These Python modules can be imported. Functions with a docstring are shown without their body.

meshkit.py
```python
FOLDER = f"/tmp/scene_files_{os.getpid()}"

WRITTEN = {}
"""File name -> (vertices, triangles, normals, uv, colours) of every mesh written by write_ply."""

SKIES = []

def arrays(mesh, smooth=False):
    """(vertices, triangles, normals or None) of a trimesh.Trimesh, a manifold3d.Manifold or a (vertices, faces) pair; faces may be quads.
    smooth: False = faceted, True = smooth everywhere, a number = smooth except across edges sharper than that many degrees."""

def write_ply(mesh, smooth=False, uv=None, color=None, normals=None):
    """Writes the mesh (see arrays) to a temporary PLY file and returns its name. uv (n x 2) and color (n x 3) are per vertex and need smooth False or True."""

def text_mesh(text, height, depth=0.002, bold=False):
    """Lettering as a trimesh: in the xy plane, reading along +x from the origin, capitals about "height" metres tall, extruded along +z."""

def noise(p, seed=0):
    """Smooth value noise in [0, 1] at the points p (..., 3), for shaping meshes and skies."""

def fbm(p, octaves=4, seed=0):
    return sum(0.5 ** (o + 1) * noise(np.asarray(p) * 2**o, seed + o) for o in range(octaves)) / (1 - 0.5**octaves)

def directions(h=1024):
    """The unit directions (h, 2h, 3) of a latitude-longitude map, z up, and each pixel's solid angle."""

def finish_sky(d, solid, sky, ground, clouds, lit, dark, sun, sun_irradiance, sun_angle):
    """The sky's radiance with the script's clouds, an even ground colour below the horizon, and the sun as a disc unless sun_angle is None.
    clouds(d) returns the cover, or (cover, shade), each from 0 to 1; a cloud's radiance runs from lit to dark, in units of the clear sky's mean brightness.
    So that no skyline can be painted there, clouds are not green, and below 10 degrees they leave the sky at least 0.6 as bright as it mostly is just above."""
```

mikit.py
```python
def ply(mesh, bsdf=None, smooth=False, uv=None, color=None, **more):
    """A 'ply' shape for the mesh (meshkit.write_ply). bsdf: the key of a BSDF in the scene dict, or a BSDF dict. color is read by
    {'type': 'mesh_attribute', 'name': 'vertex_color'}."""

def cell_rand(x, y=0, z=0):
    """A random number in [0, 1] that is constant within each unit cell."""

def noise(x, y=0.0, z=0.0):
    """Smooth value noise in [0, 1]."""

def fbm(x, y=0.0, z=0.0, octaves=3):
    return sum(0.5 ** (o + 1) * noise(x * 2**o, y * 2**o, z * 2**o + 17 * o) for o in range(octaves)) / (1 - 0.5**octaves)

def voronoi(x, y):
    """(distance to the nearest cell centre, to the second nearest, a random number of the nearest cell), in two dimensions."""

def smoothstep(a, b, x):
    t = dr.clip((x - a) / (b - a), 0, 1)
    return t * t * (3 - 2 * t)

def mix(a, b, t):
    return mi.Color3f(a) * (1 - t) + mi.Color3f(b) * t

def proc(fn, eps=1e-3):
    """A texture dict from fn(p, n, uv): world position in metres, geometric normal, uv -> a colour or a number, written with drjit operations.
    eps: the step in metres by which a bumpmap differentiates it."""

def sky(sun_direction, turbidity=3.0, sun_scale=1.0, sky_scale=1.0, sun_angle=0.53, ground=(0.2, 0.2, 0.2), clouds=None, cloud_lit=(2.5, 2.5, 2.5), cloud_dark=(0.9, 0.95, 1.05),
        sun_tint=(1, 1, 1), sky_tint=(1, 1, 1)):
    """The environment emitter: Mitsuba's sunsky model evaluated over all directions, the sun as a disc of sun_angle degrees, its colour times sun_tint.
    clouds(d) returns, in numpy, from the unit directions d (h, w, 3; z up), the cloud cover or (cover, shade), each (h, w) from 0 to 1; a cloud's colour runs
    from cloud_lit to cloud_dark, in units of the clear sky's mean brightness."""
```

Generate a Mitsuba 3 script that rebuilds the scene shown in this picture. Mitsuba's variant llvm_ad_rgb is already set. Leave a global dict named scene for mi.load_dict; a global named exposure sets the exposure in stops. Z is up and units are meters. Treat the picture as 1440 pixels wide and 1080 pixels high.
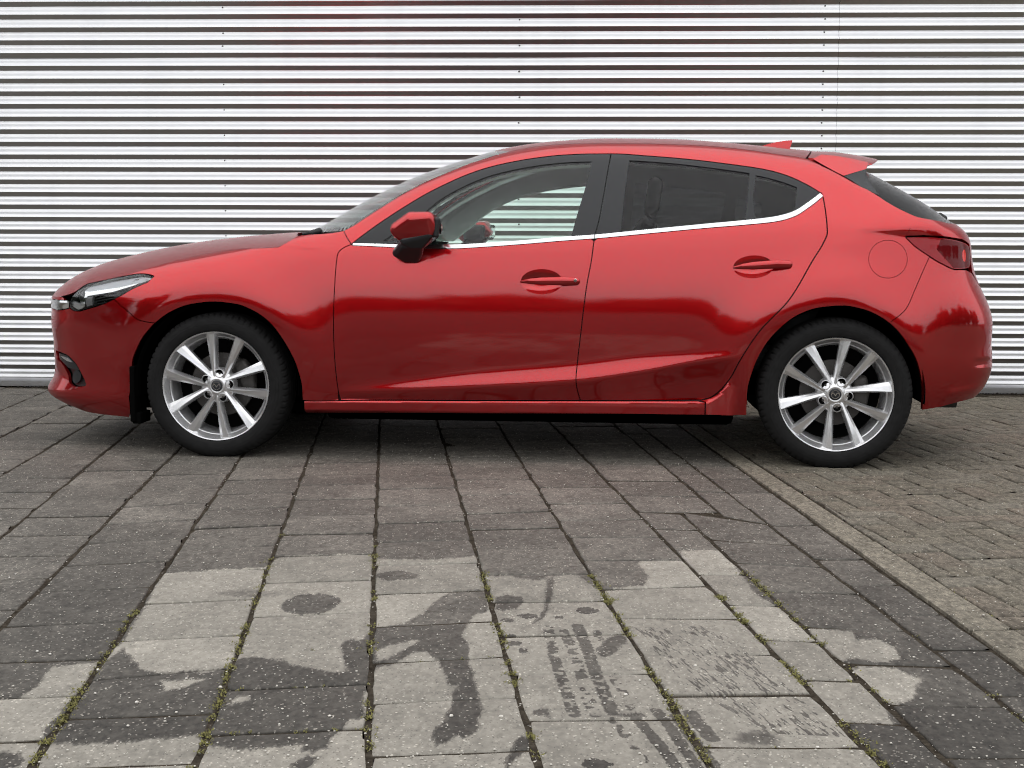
import math, random
import numpy as np
import trimesh, shapely, manifold3d
import drjit as dr
import mitsuba as mi
import mikit, meshkit
from mikit import proc, noise, fbm, voronoi, cell_rand, smoothstep, mix
from shapely.geometry import Polygon, LineString, Point, box
from shapely.ops import unary_union
from scipy.spatial import Delaunay

T = mi.ScalarTransform4f
rng = np.random.default_rng(7)
scene, labels = {'type': 'scene'}, {}

# ---- camera, sky, exposure ----
f_, pitch, roll, yaw, cam_h = 1900.4361, .1020, .0036, -.0364, .9411
fwd = np.array([math.sin(yaw)*math.cos(pitch), math.cos(yaw)*math.cos(pitch), -math.sin(pitch)])
right = np.array([math.cos(yaw), -math.sin(yaw), 0.])
up0 = np.cross(right, fwd)
upv = -right*math.sin(roll)+up0*math.cos(roll)
eye = np.array([0, 0, cam_h])
scene['camera'] = {'type': 'perspective', 'fov': 2*math.degrees(math.atan(720/f_)), 'fov_axis': 'x', 'near_clip': .05, 'far_clip': 2000.,
    'to_world': T().look_at(origin=eye.tolist(), target=(eye+fwd).tolist(), up=upv.tolist())}
def overcast(d):                                         # an even cloud deck, a little brighter overhead, with soft patches
    el = np.clip(d[..., 2], 0, 1)
    return 1.0, np.clip(.56-.41*el+.26*(meshkit.fbm(d*2.0, 4, 3)-.5), 0, 1)
scene['sky'] = mikit.sky((-.15, -.35, .92), turbidity=4, sun_scale=.03, sun_angle=90, clouds=overcast, cloud_lit=(3.36, 3.4, 3.48), cloud_dark=(1.25, 1.29, 1.35))
exposure = 2.12

# ---- measured outlines, in metres: body panels as (station along the car, height), paving on the ground plane ----
C={'arcF':[[-1.841,0.1569],[-1.7304,0.2461],[-1.7262,0.3999],[-1.6794,0.51],[-1.6333,0.5642],[-1.6007,0.5963],[-1.5294,0.6459],[-1.435,0.6803],[-1.3377,0.6915],[-1.241,0.683],[-1.1577,0.6511],[-1.0888,0.6004],[-1.0398,0.5369],[-1.0038,0.4745],[-0.9779,0.4117],[-0.9595,0.313],[-0.9607,0.1987]],
'arcR':[[0.9791,0.221],[0.979,0.3218],[1.0007,0.424],[1.047,0.5262],[1.11,0.6022],[1.1822,0.6571],[1.2662,0.6866],[1.3906,0.6958],[1.486,0.6815],[1.5774,0.6471],[1.6488,0.5988],[1.7084,0.5361],[1.7583,0.4653],[1.789,0.3814],[1.8209,0.2493]],
'lamp':[[-1.6705,0.7999],[-1.7504,0.8096],[-1.8652,0.7935],[-1.9777,0.7707],[-2.022,0.7596],[-2.0402,0.725],[-2.0521,0.6942],[-2.0636,0.6559],[-2.0187,0.6405],[-1.9341,0.6562],[-1.8577,0.6782],[-1.7848,0.7096],[-1.7305,0.748],[-1.6806,0.775]],
'fog':[[-2.2441,0.4439],[-2.1214,0.4337],[-2.0538,0.3992],[-2.0162,0.3521],[-1.9774,0.301],[-2.0289,0.2929],[-2.087,0.3092],[-2.1118,0.3461],[-2.1783,0.3913],[-2.237,0.4091]],
'wing':[[-2.2322,0.6736],[-2.0656,0.6842],[-2.0637,0.6552],[-2.1677,0.6418],[-2.2419,0.6485]],
'bgap':[[-1.8035,0.6973],[-1.741,0.6503],[-1.6726,0.6061],[-1.6007,0.5963]],
'bbot':[[-2.3287,0.2404],[-2.2378,0.2197],[-2.1632,0.1851],[-2.1018,0.1637],[-1.9663,0.1599],[-1.841,0.1569]],
'hoodedge':[[-2.3348,0.6808],[-2.1187,0.7068],[-2.0495,0.7296],[-2.0333,0.7609],[-1.9828,0.7731],[-1.8701,0.7965],[-1.7989,0.8163],[-1.7293,0.842],[-1.6041,0.8725],[-1.4744,0.8982],[-1.3815,0.9143],[-1.2604,0.9242],[-1.1385,0.9278],[-1.0679,0.9311]],
'hoodshut':[[-1.0679,0.9311],[-1.0329,0.9515],[-1.0066,0.9704],[-0.9919,0.9814]],
'cowl':[[-0.9919,0.9814],[-0.9395,0.9878],[-0.8571,0.9926],[-0.7801,1.0039]],
'fdfront':[[-0.738,0.9441],[-0.7958,0.9032],[-0.803,0.832],[-0.8063,0.7642],[-0.8109,0.6469],[-0.8117,0.5538],[-0.8091,0.4475],[-0.8048,0.3652],[-0.7984,0.2982],[-0.7911,0.261]],
'pill':[[-0.7801,1.0039],[-0.7602,0.974],[-0.738,0.9441]],
'rail':[[-0.7801,1.0039],[-0.7341,1.0303],[-0.6861,1.065],[-0.6292,1.1046],[-0.565,1.149],[-0.5032,1.1881],[-0.4402,1.2222],[-0.3768,1.2532],[-0.3141,1.2812],[-0.2555,1.3081],[-0.1868,1.3312],[-0.0998,1.3592],[-0.012,1.3798],[0.1204,1.3959],[0.2364,1.3998],[0.3486,1.4005],[0.476,1.3999],[0.6028,1.3956],[0.8041,1.3863],[0.9779,1.367],[1.1483,1.3401],[1.2531,1.3275],[1.4115,1.3232]],
'dlo':[[-0.7321,0.9493],[-0.6744,0.9959],[-0.5941,1.0559],[-0.5115,1.1129],[-0.4285,1.1659],[-0.3453,1.2107],[-0.2613,1.2504],[-0.1764,1.2818],[-0.0891,1.3045],[0.0417,1.3286],[0.1719,1.343],[0.2887,1.3474],[0.3832,1.3477],[0.5433,1.3367],[0.7164,1.3209],[0.8863,1.2992],[1.0562,1.2716],[1.1388,1.247],[1.2193,1.2083],[1.2801,1.1695]],
'chromeU':[[-0.7289,0.9484],[-0.5932,0.9452],[-0.5179,0.9439],[-0.3961,0.9428],[-0.2793,0.9441],[-0.1513,0.9513],[0.0202,0.9635],[0.189,0.9783],[0.32,0.9878],[0.5473,1.0106],[0.7973,1.0354],[0.965,1.0514],[1.0897,1.0674],[1.1649,1.0896],[1.2147,1.1202],[1.2769,1.1664]],
'chromeL':[[-0.7314,0.9401],[-0.5926,0.9344],[-0.5173,0.9307],[-0.3955,0.9281],[-0.2787,0.9288],[-0.1508,0.936],[0.0207,0.9488],[0.1895,0.9634],[0.3204,0.9729],[0.5475,0.9948],[0.7972,1.019],[0.9648,1.0333],[1.0892,1.0471],[1.1641,1.0684],[1.2137,1.0982],[1.2882,1.1556]],
'bpillar':[[0.3802,1.3453],[0.3616,1.2133],[0.3367,1.0486],[0.3211,0.9802],[0.3098,0.8863],[0.2903,0.7713],[0.2764,0.6559],[0.265,0.5489],[0.2548,0.4563],[0.2484,0.3712],[0.2658,0.2762]],
'rdrear':[[1.2881,1.154],[1.2962,1.084],[1.3002,1.001],[1.2842,0.9591],[1.2391,0.8845],[1.141,0.7187],[1.021,0.5852],[0.9418,0.4576],[0.9034,0.3786],[0.8635,0.3251],[0.8371,0.302],[0.815,0.2897],[0.7646,0.281]],
'sillline':[[-0.8981,0.2556],[-0.842,0.2569],[-0.7752,0.2597],[-0.2502,0.2668],[0.2659,0.2736],[0.5237,0.2767],[0.7646,0.281]],
'sillbot':[[-0.9607,0.1987],[-0.2501,0.2101],[0.4019,0.2191],[0.9791,0.221]],
'gf':[[-0.4204,1.0908],[-0.3722,1.1347],[-0.3056,1.1785],[-0.2222,1.2216],[-0.1382,1.2537],[-0.0419,1.2778],[0.0882,1.3002],[0.2181,1.3119],[0.2966,1.3136],[0.2759,1.2064],[0.2463,1.0905],[0.2196,0.9799]],
'gr':[[0.4615,1.3185],[0.6305,1.3062],[0.8,1.2859],[0.9827,1.2589],[0.9704,1.1525],[0.956,1.0469],[0.4317,1.0018],[0.4443,1.1528]],
'gq':[[1.0082,1.2494],[1.0957,1.2278],[1.1819,1.1958],[1.1737,1.1371],[1.1673,1.0896],[1.0897,1.0668],[0.983,1.0514],[0.9944,1.1525]],
'h1':[[0.0092,0.7877],[0.2595,0.7968],[0.098,0.7883],[0.1865,0.7888],[0.0092,0.7847],[0.0972,0.8429],[0.0987,0.7336]],
'h2':[[0.9118,0.851],[1.1508,0.8648],[0.9934,0.8565],[1.0733,0.8569],[0.9931,0.9043],[0.9937,0.8088]],
'flap':[[1.7155,0.8908],[1.7118,0.8705],[1.7013,0.8515],[1.6848,0.8352],[1.6638,0.8227],[1.6396,0.8148],[1.6141,0.8121],[1.5889,0.8147],[1.5656,0.8225],[1.546,0.8349],[1.5311,0.8511],[1.522,0.87],[1.519,0.8903],[1.5218,0.9106],[1.5301,0.9297],[1.5437,0.946],[1.5622,0.9586],[1.5849,0.9665],[1.6103,0.9693],[1.6366,0.9667],[1.6617,0.9589],[1.6837,0.9464],[1.701,0.9302],[1.7119,0.9112]],
'tail':[[1.7031,0.9815],[1.7857,0.9844],[1.9059,0.9793],[2.0278,0.9654],[2.1111,0.942],[2.1283,0.8884],[2.0948,0.8531],[1.9902,0.8483],[1.9062,0.8719],[1.827,0.9071],[1.7511,0.9468]],
'rbgap':[[1.8349,0.9011],[1.8105,0.8624],[1.7504,0.7655],[1.6951,0.6801],[1.662,0.6553],[1.6232,0.6315]],
'rglass':[[1.4298,1.3493],[1.4597,1.3191],[1.4056,1.2773],[1.4,1.2487],[1.482,1.2026],[1.5597,1.1572],[1.5919,1.1363],[1.7107,1.086],[1.7681,1.069],[1.8819,1.0556],[1.9821,1.0466]],
'strim':[[1.4054,1.2488],[1.7367,1.2919],[1.6555,1.2667],[1.5912,1.2105],[1.5597,1.1572]],
'rbot':[[1.8209,0.2493],[1.9629,0.264],[2.0489,0.2755],[2.1597,0.2809]],
'rchar':[[1.4169,1.0117],[1.5343,0.9986],[1.7069,0.9812],[1.7623,1.0469],[1.7973,1.0291],[1.7844,1.0171],[1.6053,1.0151]]}
TL={'0':[0.0134,-1.9409],'1':[0.0051,-1.5808],'2':[-0.0177,-1.151],'3':[0.0006,-0.9427],'4':[0.002,-0.6441],'5':[0.0034,-0.351],'6':[0.003,-0.0397],'7':[0.0018,0.2762],'8':[0.0036,0.5804],'9':[-0.0033,0.9145],'M1':[0.0138,1.1247],'M3':[0.0093,1.0081],'M4':[0.0163,1.2334],'KL':[0.0338,1.3259],'KR':[0.0226,1.4702]}
TC={'1':[[5.881,5.872],[5.557,5.547],[5.236,5.239],[4.924,4.914],[4.598,4.606]],'2':[[5.71,5.706],[5.392,5.4],[5.074,5.069],[4.743,4.746],[4.44,4.44],[4.144,4.144],[3.846,3.863],[3.53,3.526]],'3':[[5.871,5.875],[5.576,5.6],[5.24,5.274],[4.902,4.966],[4.605,4.673],[4.302,4.354],[4.005,4.045],[3.706,3.737],[3.364,3.389],[3.07,3.081],[2.813,2.824],[2.568,2.568]],'4':[[5.44,5.461],[5.128,5.162],[4.823,4.861],[4.501,4.539],[4.203,4.231],[3.891,3.92],[3.548,3.579],[3.219,3.244],[2.923,2.983],[2.684,2.692],[2.424,2.425]],'5':[[5.554,5.554],[5.312,5.31],[5.003,5.0],[4.694,4.697],[4.388,4.387],[4.077,4.085],[3.746,3.763],[3.403,3.427],[3.086,3.112],[2.83,2.846],[2.569,2.577]],'6':[[5.487,5.488],[5.194,5.211],[4.859,4.853],[4.537,4.559],[4.246,4.264],[3.937,3.95],[3.605,3.627],[3.291,3.318],[2.994,3.021],[2.724,2.734],[2.43,2.438]],'7':[[5.379,5.37],[5.036,5.032],[4.681,4.707],[4.417,4.431],[4.124,4.107],[3.793,3.777],[3.494,3.485],[3.179,3.171],[2.885,2.867],[2.598,2.58]],'8':[[5.514,5.507],[5.194,5.184],[4.852,4.841],[4.548,4.547],[4.273,4.259],[3.945,3.934],[3.605,3.623],[3.319,3.287],[3.003,2.979],[2.716,2.705],[2.427,2.396]],'9u':[[5.711,5.685],[5.324,5.284],[5.0,4.943]],'9h':[[4.679,4.629],[4.383,4.358],[4.076,4.061],[3.754,3.738],[3.419,3.398],[3.106,3.08],[2.799,2.782],[2.534,2.506]],'10':[[4.629,4.397],[4.206,4.108],[3.885,3.806],[3.55,3.498],[3.199,3.144],[2.909,2.858],[2.624,2.586],[2.334,2.317]],'11':[[3.907,3.894],[3.595,3.586],[3.287,3.276],[2.985,2.974]]}
POLY=[[(-1.137,3.774),(-1.007,3.824),(-0.862,3.866),(-0.849,4.004),(-0.71,4.031),(-0.575,4.047),(-0.54,3.983),(-0.4,3.981),(-0.316,4.004),(-0.26,4.035),(-0.222,3.804),(-0.203,3.788),(-0.167,3.79),(-0.131,3.775),(-0.104,3.752),(-0.064,3.746),(-0.038,3.755),(-0.01,3.79),(0.027,3.809),(0.051,3.801),(0.076,3.737),(0.1,3.651),(0.124,3.652),(0.234,3.697),(0.254,3.795),(0.245,3.88),(0.235,3.968),(0.245,3.996),(0.306,4.008),(0.364,4.011),(0.375,4.136),(0.494,4.162),(0.524,3.885),(0.533,3.627),(0.572,3.504),(0.611,3.238),(0.617,3.294),(0.723,3.28),(0.713,3.195),(0.767,3.21),(0.792,3.141),(0.782,3.042),(0.735,3.029),(0.675,3.053),(0.642,3.035),(0.644,2.962),(0.687,3.006),(0.765,2.994),(0.777,2.933),(0.795,2.929),(0.74,2.772),(0.695,2.743),(0.683,2.765),(0.666,2.637),(0.564,2.632),(0.588,2.466),(0.59,2.377),(0.577,2.296),(-1.016,2.224),(-1.206,2.654),(-1.155,2.674),(-1.121,2.702),(-1.12,2.794),(-1.132,2.908),(-1.046,2.948),(-1.034,2.976),(-1.044,3.133),(-1.082,3.436)],[(-1.021,3.048),(-0.926,2.892),(-0.882,2.864),(-0.852,2.886),(-0.828,2.897),(-0.804,2.898),(-0.79,2.873),(-0.767,2.895),(-0.74,2.927),(-0.741,2.963),(-0.725,2.985),(-0.681,2.987),(-0.629,2.974),(-0.602,2.944),(-0.565,2.92),(-0.497,2.897),(-0.472,2.899),(-0.488,2.975),(-0.503,3.028),(-0.515,3.101),(-0.512,3.135),(-0.494,3.154),(-0.468,3.149),(-0.463,3.234),(-0.45,3.26),(-0.394,3.294),(-0.366,3.368),(-0.348,3.403),(-0.338,3.494),(-0.3,3.607),(-0.248,3.633),(-0.209,3.635),(-0.188,3.516),(-0.187,3.418),(-0.213,3.396),(-0.228,3.348),(-0.232,3.277),(-0.234,3.203),(-0.214,3.115),(-0.207,3.043),(-0.205,2.989),(-0.185,2.878),(-0.165,2.747),(-0.155,2.682),(-0.161,2.61),(-0.153,2.559),(-0.172,2.519),(-0.196,2.514),(-0.208,2.491),(-0.22,2.472),(-0.234,2.453),(-0.243,2.508),(-0.241,2.555),(-0.226,2.595),(-0.221,2.7),(-0.231,2.767),(-0.215,2.814),(-0.24,2.836),(-0.245,2.885),(-0.263,2.949),(-0.271,3.002),(-0.297,3.027),(-0.309,3.065),(-0.337,3.053),(-0.363,2.987),(-0.378,2.954),(-0.411,2.922),(-0.407,2.819),(-0.41,2.735),(-0.389,2.608),(-0.409,2.599),(-0.415,2.578),(-0.427,2.519),(-0.435,2.488),(-0.429,2.444),(-0.457,2.418),(-0.483,2.431),(-0.479,2.464),(-0.539,2.443),(-0.579,2.43),(-0.629,2.439),(-0.652,2.452),(-0.701,2.506),(-0.775,2.484),(-0.83,2.455),(-0.884,2.453),(-0.912,2.444),(-0.953,2.46),(-0.985,2.474),(-0.998,2.5),(-1.01,2.685),(-1.032,2.923)],[(-0.863,2.826),(-0.764,2.835),(-0.794,2.791),(-0.835,2.752)],[(-0.671,2.67),(-0.674,2.723),(-0.655,2.737),(-0.642,2.707)],[(-0.427,3.065),(-0.364,3.143),(-0.333,3.156),(-0.353,3.091),(-0.377,3.04),(-0.39,3.007),(-0.414,2.968)],[(-0.168,3.561),(-0.134,3.578),(-0.105,3.564),(-0.096,3.514),(-0.11,3.442),(-0.15,3.419),(-0.166,3.446)],[(-0.038,3.788),(-0.014,3.79),(-0.017,3.599),(-0.027,3.488),(-0.034,3.378),(-0.051,3.324),(-0.068,3.285),(-0.072,3.298),(-0.055,3.357),(-0.041,3.418),(-0.039,3.524),(-0.039,3.636)],[(0.09,3.102),(0.108,3.16),(0.136,3.203),(0.161,3.204),(0.162,3.139),(0.14,3.11),(0.125,3.048),(0.096,3.036),(0.089,3.062)],[(-0.056,2.678),(-0.02,2.679),(-0.019,2.637),(-0.055,2.64)],[(-0.087,2.449),(-0.082,2.505),(-0.069,2.52),(-0.051,2.506),(-0.05,2.469),(-0.073,2.425),(-0.087,2.379),(-0.094,2.355),(-0.103,2.355),(-0.095,2.396)],[(-1.076,2.422),(-1.041,2.402),(-1.002,2.4),(-0.975,2.356),(-1.0,2.304),(-1.025,2.303)],[(-0.488,2.344),(-0.467,2.403),(-0.439,2.408),(-0.449,2.363),(-0.459,2.329)],[(0.125,2.665),(0.176,2.663),(0.175,2.642),(0.124,2.644)]]
ELL=[(-0.655,3.464,0.075,0.101),(-0.465,3.775,0.059,0.054),(0.071,3.43,0.031,0.034),(-0.081,3.369,0.027,0.023),(-0.001,3.36,0.013,0.013),(-0.11,3.132,0.019,0.02),(-0.083,3.076,0.012,0.014),(-0.133,3.327,0.016,0.019),(-0.119,3.196,0.014,0.015),(0.071,2.39,0.026,0.025),(0.383,2.537,0.044,0.038),(-0.841,3.557,0.087,0.045)]
TRK=[([(-0.059,3.286),(-0.039,3.024),(-0.021,2.799),(-0.001,2.647)],0.0089,1),([(-0.029,3.274),(-0.01,3.025),(0.01,2.839),(0.032,2.648)],0.0141,0.45),([(0.01,3.245),(0.036,3.054),(0.053,2.85),(0.059,2.758),(0.075,2.65)],0.014,0.5),([(0.045,3.291),(0.065,3.1),(0.084,2.89),(0.099,2.759),(0.11,2.664)],0.016,0.3),([(0.087,3.261),(0.099,3.171)],0.0123,0.6),([(0.113,2.902),(0.139,2.784),(0.149,2.683)],0.011,0.7),([(0.154,2.641),(0.186,2.517),(0.214,2.386),(0.228,2.328)],0.0129,0.12),([(0.199,2.685),(0.222,2.576),(0.237,2.471),(0.261,2.345)],0.0131,0.12),([(0.236,2.658),(0.259,2.52),(0.283,2.396),(0.295,2.331)],0.0144,0.12),([(0.266,2.676),(0.28,2.599),(0.296,2.53)],0.0174,0.2),([(0.106,2.639),(0.136,2.515),(0.157,2.408)],0.0114,0.75)]
STREAK=[(0.184,3.297),(0.396,3.308),(0.452,3.021),(0.51,2.757),(0.556,2.553),(0.408,2.565),(0.268,2.86)]
PEB=[(-0.974,2.727),(-0.869,2.674),(-0.844,2.54),(-0.771,2.619),(-0.999,2.535),(-0.562,2.65),(-0.115,2.625),(0.002,2.782),(-1.209,3.011),(-1.171,2.991),(-1.022,2.882),(-0.81,2.833),(-1.556,3.694),(-1.555,3.736),(0.377,4.268),(0.307,2.977),(0.653,2.943),(0.817,3.065),(0.784,2.497),(0.865,3.035),(0.489,2.487),(0.176,2.866),(0.141,2.77),(-0.459,2.613),(0.586,3.286),(0.095,2.715),(-0.215,2.624),(-0.721,2.776)]

# ---- shape of the car body ----
import numpy as np
from scipy.interpolate import CubicSpline, PchipInterpolator
CA=np.array([0.9982,-0.0607]);CN=np.array([0.0607,0.9982]);CO=np.array([-0.182,5.8327])+CN*0.87
def car2w(p):
    p=np.asarray(p,float);o=np.empty_like(p)
    o[...,:2]=CO+p[...,:1]*CA+p[...,1:2]*CN;o[...,2]=p[...,2]
    return o
def spl(k,v): return CubicSpline(k,v,bc_type='natural')
def ext(f,k):  # clamp input
    a,b=k[0],k[-1]
    return lambda x:f(np.clip(x,a,b))
def sp(u,r): return r*np.logaddexp(0,u/r)
def sst(a,b,x):
    t=np.clip((x-a)/(b-a),0,1);return t*t*t*(t*(6*t-15)+10)
# plan profiles (x measured from corner start, normalised to nose depth; y normalised to half width)
def plan(xs,ys):
    xs=np.array(xs,float);ys=np.array(ys,float)
    xs=(xs-xs[0])/(xs[-1]-xs[0])
    c=np.r_[0,np.cumsum(np.hypot(np.diff(xs)*1.2,np.diff(ys)*.9))];c/=c[-1]
    bx=CubicSpline(c,xs,bc_type=((1,xs[1]/c[1]),(1,0.0)));by=CubicSpline(c,ys,bc_type=((1,0.),'natural' and (2,0.)))
    return bx,by
FX0,FL=-1.15,1.72
fgx,fgy=plan([1.15,1.35,1.6,1.8,1.95,2.05,2.14,2.20,2.245,2.265,2.275],[1,.999,.982,.94,.885,.82,.72,.60,.42,.21,0])
RX0=ext(spl([.2,.85,.93,1.0,1.08,1.18,1.27,1.34,1.42],[1.25,1.25,1.27,1.36,1.47,1.43,1.30,1.20,1.10]),[.2,1.42])
def RL(z): return 1.45*(XR(z)-RX0(z))+.30
rgx,rgy=plan([1.25,1.4,1.6,1.8,1.93,2.03,2.10,2.145,2.175,2.19,2.195],[1,.999,.987,.955,.905,.835,.74,.61,.42,.21,0])
ZB=ext(spl([-1.4,-.733,.32,.96,1.3,1.9],[.925,.946,.980,1.02,1.035,1.04]),[-1.4,1.9])
_zt=np.array([(-2.6,.70),(-2.35,.715),(-2.15,.752),(-1.96,.80),(-1.86,.826),(-1.725,.85),(-1.56,.874),(-1.39,.9),(-1.26,.92),(-1.12,.95),(-1.0,.98),(-.91,1.0),(-.83,1.018),(-.72,1.073),(-.586,1.156),(-.45,1.228),(-.315,1.285),(-.182,1.331),(-.093,1.355),(-.004,1.373),(.127,1.391),(.351,1.401),(.602,1.398),(.801,1.388),(.975,1.371),(1.147,1.346),(1.317,1.315),(1.40,1.285),(1.5,1.235),(1.65,1.165),(1.8,1.11),(2.0,1.06),(2.4,1.04)])
ZT=ext(PchipInterpolator(_zt[:,0],_zt[:,1]),_zt[:,0])
WT=ext(PchipInterpolator([-.86,-.791,-.52,-.249,.256,.567,.824,.95],[.292,.308,.348,.384,.431,.466,.480,.486]),[-.86,.95])
WC=ext(PchipInterpolator([-.86,-.791,-.52,-.249,.263,.522,.824,.95],[.285,.293,.308,.325,.363,.404,.462,.478]),[-.86,.95])
XFk=[.10,.17,.21,.25,.30,.42,.50,.57,.65,.70,.76,.85];XFv=[-2.1,-2.253,-2.34,-2.375,-2.347,-2.326,-2.326,-2.333,-2.331,-2.331,-2.27,-2.14]
XRk=[.15,.27,.305,.36,.424,.513,.623,.715,.828,.925,1.009,1.06,1.18,1.27,1.40];XRv=[2.03,2.041,2.075,2.107,2.121,2.113,2.111,2.079,2.026,2.008,1.974,1.91,1.749,1.596,1.4]
def setends(fv,rv):
    global XF,XR
    XF=ext(spl(XFk,fv),XFk);XR=ext(spl(XRk,rv),XRk)
setends(XFv,XRv)
def W0(s,z):
    u=z-.64
    w=.892-.35*np.maximum(u,0)**2-.30*np.minimum(u,0)**2
    w=w-.28*sp(z-ZB(s),.02)*sst(-1.35,-.8,s)
    w=w-.07*sst(.9,2.0,s)*np.clip(z-.95,0,1)
    e=np.minimum((z-ZT(s))/.03,1.2)
    w=w-.058*np.exp(e)
    # arches
    for xc,A in((-1.35,.020),(1.35,.022)):
        r=np.hypot(s-xc,z-.316)
        q=np.where(r>.415,np.exp(-((r-.415)/.14)**2),1-1.1*np.clip(.415-r,0,.2)**1.5*8)
        w=w+A*q*sst(.02,.3,z)*sst(1.0,.80,z)
    # door flare, undercut
    fa=sst(-.90,-.70,s)*(1-sst(.86,.98,s))
    w=w+fa*(.40*(sp(WT(s)-z,.012)-sp(WC(s)-z,.006))-.34*(sp(WC(s)-z,.006)-.85*sp(WC(s)-.085-z,.012)))
    # the sill level, which sweeps up behind the rear door into the arch
    z0=np.interp(s,[-1.2,-.78,.70,.767,.82,.845,.865,.885,.905,.94,.98],[.258,.262,.271,.274,.286,.304,.324,.350,.378,.43,.50])
    b=sst(0,1,(z0+.004-z)/.012)*sst(-.93,-.88,s)*(1-sst(.90,.965,s));w=w+b*(np.maximum(.858+.018*sst(.80,.95,s),w)-w)
    # rear haunch: a flat band under the rear glass; fender crease behind the bonnet
    zl=np.interp(s,[1.40,1.53,1.71,1.9],[1.012,.999,.981,.975]);zu=np.interp(s,[1.40,1.607,1.79,1.9],[1.012,1.016,1.026,1.03])
    w=w+.36*(sp(z-zl,.004)-sp(z-zu,.004))*sst(1.40,1.46,s)*(1-sst(1.82,2.05,s))
    zc=np.interp(s,[-1.12,-.95,-.80],[.927,.922,.914]);cw=.010*sst(-.79,-.95,s) if False else .010*(1-sst(-1.0,-.80,s))
    w=w+.45*(sp(z-zc,.002)-sp(z-zc-cw,.002))*sst(-1.12,-1.04,s)*(1-sst(-.9,-.8,s))
    return w
def S(s,z,W=W0):
    s=np.asarray(s,float);z=np.asarray(z,float);s,z=np.broadcast_arrays(s,z)
    w=W(s,z)
    t=np.clip((FX0-s)/FL,0,1);r0=RX0(z);u=np.clip((s-r0)/RL(z),0,1)
    x=np.where(s<FX0,FX0-(FX0-XF(z))*fgx(t),np.where(s>r0,r0+(XR(z)-r0)*rgx(u),s))
    g=np.where(s<FX0,fgy(t),np.where(s>r0,rgy(u),1.))
    return np.stack([x,-w*g,z],-1)
def SN(s,z,W=W0,e=4e-4):
    a=S(s+e,z,W)-S(s-e,z,W);b=S(s,z+e,W)-S(s,z-e,W)
    n=np.cross(a,b);return n/np.maximum(np.linalg.norm(n,axis=-1,keepdims=True),1e-12)

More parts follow.
